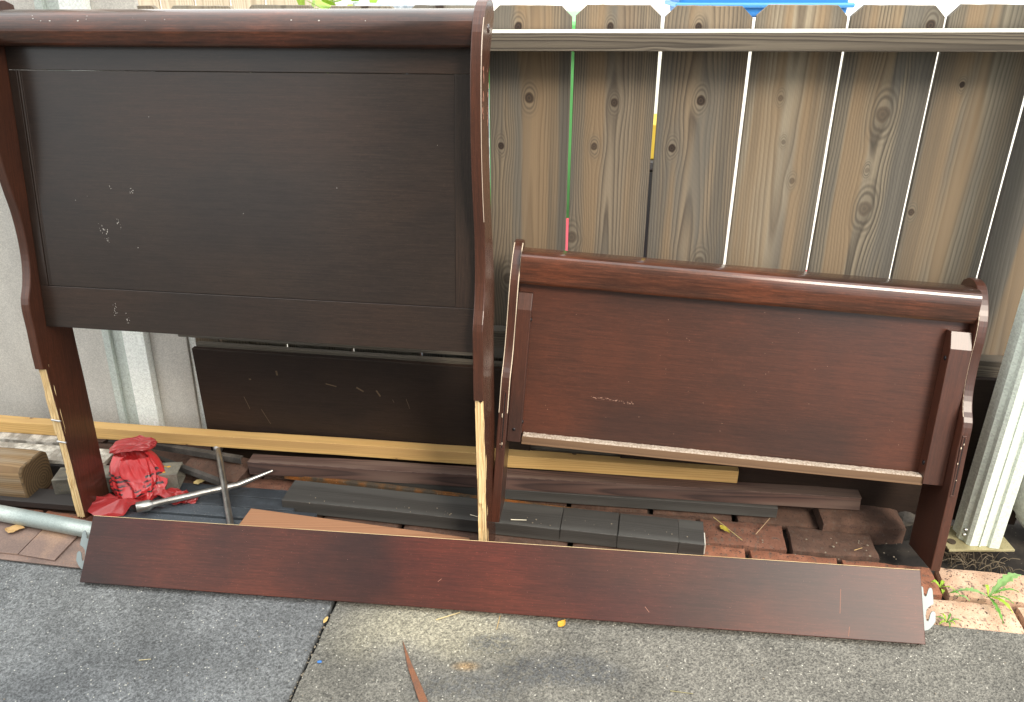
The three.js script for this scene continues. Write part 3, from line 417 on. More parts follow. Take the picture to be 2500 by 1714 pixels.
{ // rounded landscape timber at the left
  const nx = 30, pr = [], pos = [], idx = [], n = 28; for (let k = 0; k < n; k++) { const a = k / n * 2 * Math.PI, c = Math.cos(a), s = Math.sin(a), q = Math.pow(Math.abs(c) ** 7 + Math.abs(s) ** 7, -1 / 7); pr.push([0.053 * c * q, 0.054 * s * q]); }
  for (let i = 0; i <= nx; i++) for (let j = 0; j < n; j++) { const x = -0.9 * (1 - i / nx), w = 1 + 0.06 * (fbm(x * 7, j * 0.7, 41, 3) - 0.5) - (i === nx ? 0.03 : 0); pos.push(x, pr[j][1] * w, pr[j][0] * w); }
  for (let i = 0; i < nx; i++) for (let j = 0; j < n; j++) { const a = i * n + j, b = i * n + (j + 1) % n; idx.push(a, a + n, b, b, a + n, b + n); }
  const g = new THREE.BufferGeometry(); g.setAttribute('position', new THREE.Float32BufferAttribute(pos, 3)); g.setIndex(idx); g.computeVertexNormals();
  const o = thing('timber_post', 'weathered square timber post lying at the left edge with its ringed end showing', 'timber', [-1.268, 0.0545, -1.80]); o.rotation.y = -8 * D2R;
  part('shaft', boxUV(g, 0, 1.2, 0.14), MPost, o);
  const ring = tex(256, 256, (i, j) => { const x = (i - 160) / 128, y = (j - 90) / 128, r = Math.hypot(x, y) + 0.04 * fbm(x * 3, y * 3, 51, 3), q = r * 7, f = q - Math.floor(q); return lerp3([126, 102, 70], [70, 54, 36], Math.pow(f, 2) * 0.8 + 0.3 * fbm(x * 20, y * 20, 53, 2)); });
  const e = new THREE.Shape(pr.map(p => new THREE.Vector2(p[0] * 0.985, p[1] * 0.985))), eg = new THREE.ExtrudeGeometry(e, { depth: 0.004, bevelEnabled: true, bevelSize: 0.003, bevelThickness: 0.003, bevelOffset: -0.003 }); eg.rotateY(Math.PI / 2); eg.translate(-0.003, 0, 0);
  const P = eg.attributes.position, uv = new Float32Array(P.count * 2); for (let i = 0; i < P.count; i++) { uv[2 * i] = 0.5 - P.getZ(i) / 0.115; uv[2 * i + 1] = 0.5 + P.getY(i) / 0.115; } eg.setAttribute('uv', new THREE.BufferAttribute(uv, 2));
  part('end_grain', eg, mm(ring, 0.9), o, 'sawn end with growth rings');
}
// galvanised pipe
{ const o = thing('galvanised_pipe', 'grey galvanised pipe on the ground at lower left', 'pipe', [-1.3, 0.0325, -1.668]); o.rotation.y = -14.5 * D2R;
  part('tube', boxUV(rod([-0.4, 0, 0], [0.44, 0, 0], 0.020, 0.020, 32), 0, 0.3, 0.1), mm(mottle(341, 256, 0.3, [150, 160, 156], [186, 194, 188], [110, 116, 112], 20, 1.1, 0.4), 0.5, { metalness: 0.35 }), o);
  part('end_collar', rod([0.40, 0, 0], [0.445, 0, 0], 0.0225, 0.0225, 32), plain(150, 156, 152, 0.5, { metalness: 0.4 }), o); }
// brown floor plates at lower left
{ const pm = k => mm(mottle(351 + k, 256, 0.3, [112 + 8 * k, 94 + 6 * k, 86 + 5 * k], [150 + 6 * k, 124 + 4 * k, 110], [176, 112, 66], 12, 1.1), 0.6);
  const P = (pts, y, t, k, label) => { const g = flat(pts.map(([x, z]) => [x, -z]), t, 0.0008).rotateX(-Math.PI / 2).translate(0, y, 0); return solo('floor_plate', boxUV(g, 0, 0.3, 0.3), pm(k), label, 'plate'); };
  P([[-1.6, -1.715], [-1.172, -1.648], [-1.185, -1.535], [-1.5, -1.575]], 0.0125, 0.004, 1, 'brown plate at the left edge with a dead leaf on it');
  P([[-1.170, -1.647], [-1.072, -1.613], [-1.085, -1.512], [-1.182, -1.534]], 0.0128, 0.004, 2, 'grey-brown plate with rust spots beside the rail hook');
  P([[-1.6, -1.72], [-0.98, -1.62], [-0.99, -1.490], [-1.025, -1.492], [-1.6, -1.582]], 0.0083, 0.0036, 0, 'wide brown plate under the two small plates');
  P([[-1.6, -1.71], [-0.97, -1.61], [-1.0, -1.495], [-1.6, -1.590]], 0.0045, 0.004, 0, 'lowest brown plate on the concrete at the left'); }
// dark slats on the ground behind the rail
{ const sm = mm(mottle(361, 256, 0.4, [46, 50, 55], [74, 80, 86], [150, 146, 138], 14, 1.1, 0.4), 0.55);
  [[-1.02, -0.52, -1.655, 0.04, 0.014, 'front dark metal strip nearest the side rail'], [-0.99, -0.50, -1.702, 0.042, 0.017, 'second dark metal strip under the lug wrench'], [-0.98, -0.56, -1.750, 0.042, 0.014, 'third dark metal strip under the red bag tail'], [-0.95, -0.55, -1.797, 0.04, 0.011, 'rear dark metal strip beneath the steel tube end']].forEach(([a, b, z, w, t, l], i) => {
    const o = solo('metal_strip', boxUV(bx(a + 0.8, b + 0.8, 0, t, -w / 2, w / 2, 0.0015), 0, 0.4, 0.4, i * 0.3), sm, l, 'metal strip', 'dark metal strips on the ground behind the side rail'); o.position.set(-0.8, 0.001, z); o.rotation.y = -7 * D2R; }); }
// steel square tube with yellow paint
{ const o = thing('steel_tube', 'square steel tube with yellow paint marks beside the red bag', 'tube', [-0.893, 0.040, -1.822]); o.rotation.set(0, 5 * D2R, 0); const w = 0.024, t = 0.003, st = mm(mottle(371, 256, 0.2, [96, 92, 84], [140, 136, 124], [200, 150, 40], 26, 1.1), 0.5, { metalness: 0.35 });
  part('wall', boxUV(mergeGeometries([bx(-0.32, 0, w - t, w, -0.03, 0.03, 0.0008), bx(-0.32, 0, -w, -w + t, -0.03, 0.03, 0.0008), bx(-0.32, 0, -w + t, w - t, -0.03, -0.03 + t, 0), bx(-0.32, 0, -w + t, w - t, 0.03 - t, 0.03, 0)].map(g => g.index ? g.toNonIndexed() : g)), 0, 0.2, 0.2), st, o);
  part('core_shadow_web', bx(-0.32, -0.3, -w + t, w - t, -0.03 + t, 0.03 - t, 0), plain(30, 28, 26, 0.9), o).name = 'shadow_cap';  // near-black block painted as the shade inside the hollow tube
  const ye = []; for (let k = 0; k < 14; k++) ye.push(new THREE.CylinderGeometry(rr(0.002, 0.005), rr(0.002, 0.005), 0.0008, 7).scale(rr(1, 2), 1, rr(0.6, 1)).translate(rr(-0.09, -0.02), w + 0.0001, rr(-0.015, 0.026))); fine(part('paint_marks', mergeGeometries(ye), plain(214, 162, 48, 0.8), o, 'chipped yellow paint')); }
// lug wrench
{ const o = thing('lug_wrench', 'four-way chrome lug wrench lying on dark metal strips behind the side rail', 'wrench', [-0.758, 0.036, -1.765]); const chrome = mm(mottle(381, 256, 0.2, [150, 147, 142], [188, 186, 182], [84, 68, 54], 30, 1.2), 0.3, { metalness: 0.85 });
  const A = [[-0.185, 0.004, 0.082], [0.112, 0.016, -0.062]], B = [[0.068, -0.012, 0.165], [-0.07, 0.03, -0.17]];
  part('bar', boxUV(mergeGeometries([rod(A[0], [0.03, 0.003, -0.014], 0.0088), rod([0.03, 0.003, -0.014], A[1], 0.0085, 0.0035)]), 0, 0.2, 0.2), chrome, o);
  part('bar', boxUV(rod(B[0], B[1], 0.0085), 2, 0.2, 0.2), chrome, o);
  part('hub', new THREE.SphereGeometry(0.0125, 16, 12), chrome, o);
  const d = new THREE.Vector3(...A[0]).normalize(), so = (p, q, r) => { const g = new THREE.LatheGeometry([[r * 0.55, 0.03], [r, 0.018], [r, -0.012], [r * 0.72, -0.012], [r * 0.68, 0.008], [0, 0.008]].map(v => new THREE.Vector2(...v)), 24); g.applyQuaternion(new THREE.Quaternion().setFromUnitVectors(new THREE.Vector3(0, -1, 0), q)); return g.translate(...p); };
  part('socket', so(A[0], d, 0.0145), chrome, o); const e = new THREE.Vector3(...B[0]).normalize(), f = new THREE.Vector3(...B[1]).normalize(); part('socket', so(B[0], e, 0.0135), chrome, o); part('socket', so(B[1], f, 0.0135), chrome, o); }
// angle irons
{ const dk = mm(mottle(391, 128, 0.3, [58, 56, 54], [92, 88, 84], null, 16), 0.6, { metalness: 0.3 });
  const ai = (a, b, w, label) => { const A = new THREE.Vector3(...a), B = new THREE.Vector3(...b), L = A.distanceTo(B), g = mergeGeometries([bx(0, L, -0.0015, 0.0015, -w, 0, 0.0004), bx(0, L, -w, -0.0015, -0.003, 0, 0.0004)]); boxUV(g, 0, 0.3, 0.3); const m = solo('angle_iron', g, dk, label, 'angle iron'); m.position.copy(A); m.quaternion.setFromUnitVectors(new THREE.Vector3(1, 0, 0), B.clone().sub(A).normalize()); };
  ai([-1.06, 0.075, -1.90], [-0.765, 0.034, -1.79], 0.014, 'thin dark angle iron running from the red bag down behind the wrench');
  ai([-1.15, 0.072, -1.965], [-0.745, 0.060, -1.87], 0.016, 'dark red-brown angle iron just under the yellow batten'); 
  ai([-0.62, 0.034, -1.835], [0.389, 0.010, -1.655], 0.014, 'thin rusty steel angle strip behind the black plank'); scene.children[scene.children.length - 1].material = mm(mottle(393, 256, 0.3, [84, 76, 66], [150, 92, 44], [220, 214, 204], 20, 1.6), 0.5, { metalness: 0.3 }); }
// red-brown tile slab leaning under the batten
{ const o = solo('clay_slab', boxUV(bx(-0.09, 0.09, 0, 0.03, -0.05, 0.05, 0.002), 0, 0.21, 0.105), brickTex[3], 'dark red clay slab behind the lug wrench', 'slab'); o.position.set(-0.815, 0.004, -1.885); o.rotation.set(0.1, -0.3, 0); }
// speckled pale board and dark tubes at far left
{ const o = solo('pale_speckled_board', boxUV(bx(-0.35, 0.23, 0, 0.012, -0.035, 0.035, 0.001), 0, 0.3, 0.3), mm(mottle(401, 256, 0.3, [150, 142, 130], [214, 208, 196], [70, 62, 54], 40, 1.4), 0.85), 'paint-spattered pale board under the yellow batten at the left', 'board'); o.position.set(-1.33, 0.055, -1.90); o.rotation.y = -7 * D2R;
  const o2 = solo('pale_speckled_board', boxUV(bx(-0.35, 0.1, 0, 0.012, -0.03, 0.03, 0.001), 0, 0.3, 0.3), mm(mottle(402, 256, 0.3, [140, 134, 124], [200, 194, 184], [70, 62, 54], 40, 1.4), 0.85), 'narrow greyish spattered board directly beneath the left end of the batten', 'board'); o2.position.set(-1.33, 0.058, -1.975); o2.rotation.y = -7 * D2R;
  const t = solo('dark_box_tube', boxUV(mergeGeometries([bx(-0.4, 0.12, 0, 0.003, -0.03, 0.03, 0), bx(-0.4, 0.12, 0.05, 0.053, -0.03, 0.03, 0), bx(-0.4, 0.12, 0.003, 0.05, -0.03, -0.027, 0), bx(-0.4, 0.12, 0.003, 0.05, 0.027, 0.03, 0)]), 0, 0.3, 0.3), plain(48, 46, 46, 0.5, { metalness: 0.3 }), 'dark square steel tube lying behind the timber post end', 'tube'); t.position.set(-1.31, 0.001, -1.885); t.rotation.y = -7 * D2R;
  const t2 = solo('dark_box_tube', boxUV(bx(-0.3, 0.26, 0, 0.018, -0.03, 0.03, 0.001), 0, 0.3, 0.3), plain(54, 50, 48, 0.6), 'low dark metal bar between the timber post and the pipe', 'bar'); t2.position.set(-1.29, 0.001, -1.765); t2.rotation.y = -7 * D2R; }
// red plastic bag
{ const o = thing('red_plastic_bag', 'crumpled red plastic bag with black print beside the broken headboard leg', 'plastic bag', [-1.0, 0.002, -1.77]); o.scale.set(1.06, 0.84, 1);
  const print = tex(256, 256, (i, j) => { const x = i / 256, y = j / 256; const yy = y + 0.12 * x, row = Math.floor(yy * 11), f = yy * 11 - row, ink = row > 2 && row < 8 && f > 0.2 && f < 0.75 && vn(x * 22 + row * 7.3, row * 3.1, 61) > 0.42 && vn(x * 60, y * 60, 63) > 0.3; return ink ? [34, 26, 26] : lerp3([188, 40, 44], [206, 58, 58], fbm(x * 8, y * 8, 64, 3)); });
  const mat = new THREE.MeshPhysicalMaterial({ map: print, roughness: 0.32, transmission: 0.12, thickness: 0, side: THREE.DoubleSide, clearcoat: 0.3, clearcoatRoughness: 0.2 });
  const matP = new THREE.MeshPhysicalMaterial({ color: new THREE.Color(0.44, 0.035, 0.036), roughness: 0.34, transmission: 0.2, thickness: 0, side: THREE.DoubleSide, clearcoat: 0.3, clearcoatRoughness: 0.2 });
  // thin film gathered into folds
  const ridge = (x, y, sd) => 1 - Math.abs(2 * vn(x, y, sd) - 1) * 1.7;
  const film = (nu, nv, fn) => { const pos = [], uv = [], idx = []; for (let j = 0; j <= nv; j++) for (let i = 0; i <= nu; i++) { pos.push(...fn(i / nu, j / nv)); uv.push(i / nu, j / nv); }
    for (let j = 0; j < nv; j++) for (let i = 0; i < nu; i++) { const a = j * (nu + 1) + i, b = a + 1, c = a + nu + 1; idx.push(a, b, c, b, c + 1, c); }
    const g = new THREE.BufferGeometry(); g.setAttribute('position', new THREE.Float32BufferAttribute(pos, 3)); g.setAttribute('uv', new THREE.Float32BufferAttribute(uv, 2)); g.setIndex(idx); g.computeVertexNormals(); return g; };
  const tube = (sd, axis, rad, flat, fold, fr) => film(140, 70, (u, t) => { const a = u * 2 * Math.PI, c = axis(t), px = Math.cos(a) * 2 + 7, pz = Math.sin(a) * 2 + 7, f = fold * (ridge(px * fr, pz * fr + t * 2.2, sd) * 0.7 + 0.4 * ridge(px * fr * 2.3 + t * 3, pz * fr * 2.3 + t * 1.5, sd + 2) - 0.3), r = rad(t) * (1 + f); return [c[0] + Math.cos(a) * r, c[1] + 0.004 * (vn(px * 3, pz * 3 + t * 9, sd + 5) - 0.5), c[2] + Math.sin(a) * r * flat]; });
  part('body', tube(71, t => [0.012 - 0.022 * t + 0.008 * Math.sin(t * 4), 0.018 + 0.098 * t, 0.018 - 0.082 * t], t => 0.058 * Math.pow(Math.sin(Math.PI * (0.16 + 0.66 * t)), 0.7), 0.75, 0.38, 0.9), mat, o);
  part('upper_fold', tube(83, t => [-0.07 + 0.09 * t, 0.112 + 0.02 * Math.sin(t * 3.1) + 0.008 * t, -0.085 - 0.012 * t], t => 0.034 * Math.sqrt(Math.max(0.0001, Math.sin(Math.PI * cl(0.03 + 0.94 * t)))), 1, 0.3, 0.8).applyMatrix4(new THREE.Matrix4()), matP, o);
  part('loose_skirt', film(90, 30, (u, v) => { const a = mix(0.25, 3.75, u), R = 0.012 + (0.062 + 0.03 * vn(u * 4, 1, 91)) * v, up = ridge(u * 9, v * 1.2, 93); return [-0.008 + Math.cos(a) * R * 1.05, Math.max(0.019, 0.044 - 0.022 * v + 0.020 * up * v + 0.012 * Math.sin(u * 9) * v), 0.045 + Math.sin(a) * R * 0.62]; }), matP, o);
  part('tail', film(80, 26, (u, v) => [0.03 + 0.135 * u, Math.max(0.019, 0.047 - 0.022 * u + 0.014 * ridge(u * 6, v * 3 + u, 95) - 0.02 * Math.abs(v - 0.45)), -0.008 + 0.012 * u + (0.046 - 0.012 * Math.sin(u * 7)) * v]), matP, o);
  seed = 4242;
}
// ---------------------------------------------------------------- metal post, base plate, sack at the right
{ const o = thing('metal_post', 'pale green-white ribbed metal post bolted to a base plate at the right', 'post', [1.135, 0.0, -1.605]);
  const pm = mm(mottle(411, 256, 0.4, [214, 224, 212], [226, 233, 222], null, 10, 0.35), 0.45);
  const sh = [[-0.028, -0.032], [-0.026, -0.012], [-0.032, -0.006], [-0.032, 0.006], [-0.024, 0.014], [-0.024, 0.026], [-0.018, 0.034], [0.003, 0.034], [0.0035, 0.0372], [0.0060, 0.0372], [0.0065, 0.034], [0.024, 0.0345], [0.026, 0.041], [0.046, 0.0455], [0.0485, 0.0435], [0.050, 0.0395], [0.052, -0.02], [0.05, -0.032]];
  const g = flat(sh.map(([x, z]) => [x, -z]), 1.9, 0.0008).rotateX(-Math.PI / 2).translate(0, 1.9 + 0.006, 0); part('column', boxUV(g, 1, 0.4, 0.4), pm, o);
  part('base_plate', boxUV(bx(-0.075, 0.085, 0, 0.006, -0.045, 0.048, 0.001), 0, 0.2, 0.2), mm(mottle(421, 256, 0.2, [150, 140, 104], [178, 168, 130], [70, 60, 48], 24, 1.1), 0.6, { metalness: 0.3 }), o, 'yellowish zinc base plate');
  const bm = plain(176, 176, 172, 0.35, { metalness: 0.85 }); for (const y of [0.045, 0.03]) part('bolt', rod([-0.028, y, 0.019], [-0.034, y, 0.020], 0.0045, 0.004, 6), bm, o); part('washer', rod([-0.055, 0.006, 0.018], [-0.055, 0.0085, 0.018], 0.010, 0.010, 24), plain(70, 60, 48, 0.6), o); }
{ const g = new THREE.SphereGeometry(1, 70, 50), P = g.attributes.position; for (let i = 0; i < P.count; i++) { const x = P.getX(i), y = P.getY(i), z = P.getZ(i), q = 1 + 0.05 * n3(x * 2, y * 2, z * 2, 31), w = y < -0.35 ? 0.03 * Math.sin(y * 40 + 4 * n3(x * 2, y, z * 2, 33)) : 0.008 * vn(x * 12, y * 12, 35); const bul = Math.pow(Math.abs(y), 0.6) * Math.sign(y); P.setXYZ(i, x * 0.105 * (q + w), bul * 0.19 * q, z * 0.10 * (q + w)); } g.computeVertexNormals();
  const o = solo('white_sack', g, mm(mottle(431, 256, 0.3, [214, 216, 210], [236, 236, 230], [120, 116, 108], 16, 0.9), 0.75), 'white wrinkled sack half out of frame beside the metal post', 'sack'); o.position.set(1.355, 0.178, -1.64); }

// ---------------------------------------------------------------- weeds, leaves, litter
const leafM = [plain(96, 150, 52, 0.6, { transmission: 0.25, thickness: 0, side: THREE.DoubleSide }), plain(150, 186, 44, 0.6, { transmission: 0.25, thickness: 0, side: THREE.DoubleSide }), plain(122, 160, 92, 0.65, { transmission: 0.2, thickness: 0, side: THREE.DoubleSide })];
function leafGeo(L, W, lobes, curl, s, dx, dz, lift) { // a toothed dandelion leaf running from the origin towards (dx, dz)
  const n = 26, m = 3, pos = [], idx = [], d = new THREE.Vector2(dx, dz).normalize(), p = new THREE.Vector2(-d.y, d.x);
  for (let i = 0; i <= n; i++) { const t = i / n, env = Math.sin(Math.PI * Math.pow(t, 0.75)) * (0.35 + 0.65 * t), tooth = lobes ? 0.55 + 0.45 * Math.abs(((t * lobes) % 1) * 2 - 1) : 1, w = Math.max(0.0012, W * env * tooth), y = lift * Math.sin(t * Math.PI * 0.8) - curl * t * t;
    for (let k = -m; k <= m; k++) { const q = k / m, side = w * q * (1 + 0.2 * (h2(i, k, s) - 0.5)); pos.push(d.x * L * t + p.x * side, y + 0.25 * w * Math.abs(q) + 0.003 * (vn(t * 14, q * 3, s) - 0.5), d.y * L * t + p.y * side); } }
  const c = 2 * m + 1; for (let i = 0; i < n; i++) for (let k = 0; k < c - 1; k++) { const a = i * c + k; idx.push(a, a + c, a + 1, a + 1, a + c, a + c + 1); }
  const g = new THREE.BufferGeometry(); g.setAttribute('position', new THREE.Float32BufferAttribute(pos, 3)); g.setIndex(idx); g.computeVertexNormals(); return g;
}
{ const o = thing('dandelion', 'green toothed dandelion weed growing between the bricks at lower right', 'weed', [1.072, 0.004, -1.4]);
  for (const [dx, dz, L, W, lo, li, k] of [[0.105, -0.055, 0.115, 0.020, 6, 0.03, 2], [-0.066, -0.012, 0.07, 0.012, 6, 0.014, 2], [0.022, 0.055, 0.062, 0.010, 4, 0.016, 1], [-0.012, 0.085, 0.085, 0.009, 5, 0.01, 0], [0.07, -0.005, 0.07, 0.006, 4, 0.02, 0], [0.0, -0.03, 0.025, 0.006, 0, 0.02, 1], [0.05, 0.03, 0.05, 0.005, 3, 0.012, 0]]) part('leaf', leafGeo(L, W, lo, 0.004, L * 999, dx, dz, li), leafM[k], o);
  const o2 = thing('small_weed', 'small yellow-green sprig beside the right rail hook', 'weed', [0.978, 0.003, -1.43]);
  for (const [dx, dz, L, W, k, x, z] of [[-0.02, -0.02, 0.02, 0.006, 1, 0, 0], [0.01, -0.01, 0.02, 0.006, 1, 0, 0], [0.02, 0.012, 0.03, 0.003, 1, 0, 0], [0.02, 0.01, 0.022, 0.007, 0, 0.01, 0.02], [0.02, 0.02, 0.03, 0.006, 2, 0.02, 0.028], [-0.01, 0.02, 0.018, 0.006, 1, 0.0, 0.01], [-0.02, 0.0, 0.016, 0.006, 1, 0, -0.01]]) part('leaf', leafGeo(L, W, 0, 0, L * 777 + W * 99, dx, dz, 0.010).translate(x, 0, z), leafM[k], o2);
  const o3 = thing('small_weed', 'tiny green tuft at the edge of the concrete below the hook', 'weed', [0.942, 0.002, -1.322]);
  for (let k = 0; k < 7; k++) { const a = k * 0.9; part('leaf', leafGeo(rr(0.016, 0.03), 0.0035, 0, 0, k * 31, Math.cos(a), Math.sin(a), 0.01), leafM[k % 2], o3); } }
function dryLeaf(x, y, z, L, W, yaw, col, label) { const n = 14, m = 4, pos = [], idx = []; for (let i = 0; i <= n; i++) { const t = i / n, w = W * Math.sin(Math.PI * Math.pow(t, 0.8)) * (0.85 + 0.3 * h2(i, 1, L * 9999)); for (let k = -m; k <= m; k++) { const q = k / m; pos.push(L * (t - 0.5), 0.25 * W * q * q + 0.35 * W * fbm(t * 4, q * 2 + 9, L * 9999, 2), w * q); } }
  const c = 2 * m + 1; for (let i = 0; i < n; i++) for (let k = 0; k < c - 1; k++) { const a = i * c + k; idx.push(a, a + 1, a + c, a + 1, a + c + 1, a + c); } const g = new THREE.BufferGeometry(); g.setAttribute('position', new THREE.Float32BufferAttribute(pos, 3)); g.setIndex(idx); g.computeVertexNormals();
  const o = solo('dry_leaf', g, new THREE.MeshStandardMaterial({ color: new THREE.Color().setRGB(...col, THREE.SRGBColorSpace), roughness: 0.8, side: THREE.DoubleSide }), label, 'leaf'); o.position.set(x, y, z); o.rotation.y = yaw; }
dryLeaf(-1.238, 0.0135, -1.622, 0.045, 0.016, 0.2, [0.74, 0.60, 0.40], 'crumpled tan dead leaf on the brown plate');
dryLeaf(-0.848, 0.014, -1.825, 0.034, 0.011, 0.5, [0.72, 0.64, 0.44], 'pale yellow dead leaf beside the steel tube end');
dryLeaf(0.108, 0.002, -1.318, 0.026, 0.008, 0.9, [0.80, 0.62, 0.22], 'yellow curled leaf at the lower edge of the side rail');
dryLeaf(0.535, 0.004, -1.636, 0.034, 0.008, -1.0, [0.66, 0.60, 0.22], 'olive-yellow leaf on the bricks behind the rail');
dryLeaf(-0.405, 0.002, -1.33, 0.022, 0.004, 1.35, [0.78, 0.66, 0.42], 'thin tan leaf scrap standing in the concrete joint');
{ const straw = (a, b, r, c, label) => solo('straw', rod(a, b, r, r * 0.7, 6), plain(...c, 0.8), label, 'straw');
  straw([-0.165, 0.003, -1.33], [-0.114, 0.003, -1.352], 0.0013, [206, 186, 140], 'pale straw at the foot of the side rail left of centre');
  straw([-0.026, 0.003, -1.342], [-0.033, 0.002, -1.303], 0.0009, [196, 164, 110], 'thin upright tan straw below the side rail');
  straw([-0.003, 0.0405, -1.63], [0.036, 0.0405, -1.628], 0.0014, [226, 218, 196], 'short white stick on the blackened plank by the footboard leg');
  straw([0.608, 0.005, -1.618], [0.662, 0.005, -1.683], 0.001, [176, 150, 118], 'thin curved twig on the dark brick');
  straw([0.517, 0.006, -1.685], [0.568, 0.005, -1.595], 0.001, [196, 180, 120], 'pale leaf stalk lying over the brick joint');
  straw([0.83, 0.005, -1.557], [0.853, 0.005, -1.566], 0.001, [190, 160, 110], 'short straw scrap on the red brick');
  straw([-0.765, 0.002, -1.218], [-0.742, 0.002, -1.221], 0.001, [190, 178, 140], 'short pale straw out on the left concrete slab');
  straw([0.311, 0.002, -1.141], [0.355, 0.002, -1.134], 0.0009, [140, 132, 96], 'thin grass stem on the concrete near the bottom edge');
  straw([-0.105, 0.0405, -1.65], [-0.085, 0.0405, -1.641], 0.0012, [220, 212, 190], 'tiny white splinter on the blackened plank left of the headboard leg'); }
solo('blue_chip', new THREE.IcosahedronGeometry(0.004, 0).scale(1.4, 0.5, 1).translate(-0.394, 0.002, -1.214), plain(56, 116, 186, 0.5), 'tiny blue plastic chip beside the concrete joint', 'chip');
{ const sh = [[-0.231, -1.271], [-0.222, -1.25], [-0.206, -1.21], [-0.176, -1.145], [-0.135, -1.05], [-0.155, -1.05], [-0.186, -1.13], [-0.212, -1.2]], g = flat(sh.map(([x, z]) => [x, -z]), 0.004, 0.0006).rotateX(-Math.PI / 2).translate(0, 0.005, 0); solo('rusty_shard', boxUV(g, 0, 0.1, 0.1), mm(mottle(441, 128, 0.1, [98, 72, 60], [124, 82, 58], [80, 62, 54], 40, 1.2), 0.9), 'long pointed rusty metal shard on the concrete at bottom centre', 'metal shard'); }
{ // crumbs and grit scattered over the ground and pile
  const gs = []; const pb = (x, y, z, r) => gs.push(new THREE.IcosahedronGeometry(r, 0).scale(rr(0.7, 1.4), 0.6, rr(0.7, 1.4)).rotateY(rr(0, 6)).translate(x, y + r * 0.4, z));
  for (let k = 0; k < 130; k++) pb(rr(-1.1, 1.1), 0.0, rr(-1.33, -1.05), rr(0.0007, 0.0017));
  for (let k = 0; k < 70; k++) { const z = rr(-1.36, -1.08); pb(-0.399 + (z + 1.38) * -0.13 + rr(-0.006, 0.006), -0.006, z, rr(0.001, 0.003)); }
  for (let k = 0; k < 40; k++) pb(rr(0.45, 0.95), 0.002, -1.6 + rr(-0.11, 0.05) + 0.149 * 0.6, rr(0.0008, 0.0028));
  for (let k = 0; k < 40; k++) { const t = rnd(); pb(mix(-0.55, 0.44, t), 0.039, mix(-1.70, -1.55, t) + rr(-0.04, 0.0), rr(0.0006, 0.002)); }
  const m = tag(part('grit', mergeGeometries(gs)), plain(0, 0, 0), ''); m.material = plain(132, 122, 106, 0.95); tag(m, 'scattered pale grit and crumbs on the concrete, bricks and planks', 'grit', null, 'stuff'); }
{ // stones and dead stalks in the pit behind the bed leg
  const g = new THREE.IcosahedronGeometry(0.03, 3), P = g.attributes.position; for (let i = 0; i < P.count; i++) { const v = new THREE.Vector3().fromBufferAttribute(P, i), q = 0.55 + 0.95 * n3(v.x * 45, v.y * 45, v.z * 45, 3); P.setXYZ(i, v.x * q * 1.2, v.y * q * 0.7, v.z * q); } g.computeVertexNormals();
  const o = solo('stone', g, mm(mottle(451, 128, 0.1, [58, 55, 52], [92, 86, 78], null, 30), 0.95), 'grey rough stone in the dark gap beside the footboard leg', 'stone'); o.position.set(1.02, -0.008, -1.705);
  const st = []; for (let k = 0; k < 46; k++) { const x = rr(1.06, 1.2), z = rr(-1.58, -1.515), a = rr(0, 6.28); st.push(tubeAlong([[x, -0.045, z], [x + 0.02 * Math.cos(a), -0.02 + rr(0, 0.012), z + 0.012 * Math.sin(a)], [x + 0.045 * Math.cos(a), -0.03 + rr(0, 0.015), z + 0.02 * Math.sin(a)]], rr(0.0006, 0.0012), 6, 5)); }
  const m = part('dead_grass', mergeGeometries(st), plain(104, 92, 74, 0.9)); tag(m, 'dead grass stalks in the pit under the post base plate', 'grass', null, 'stuff'); }

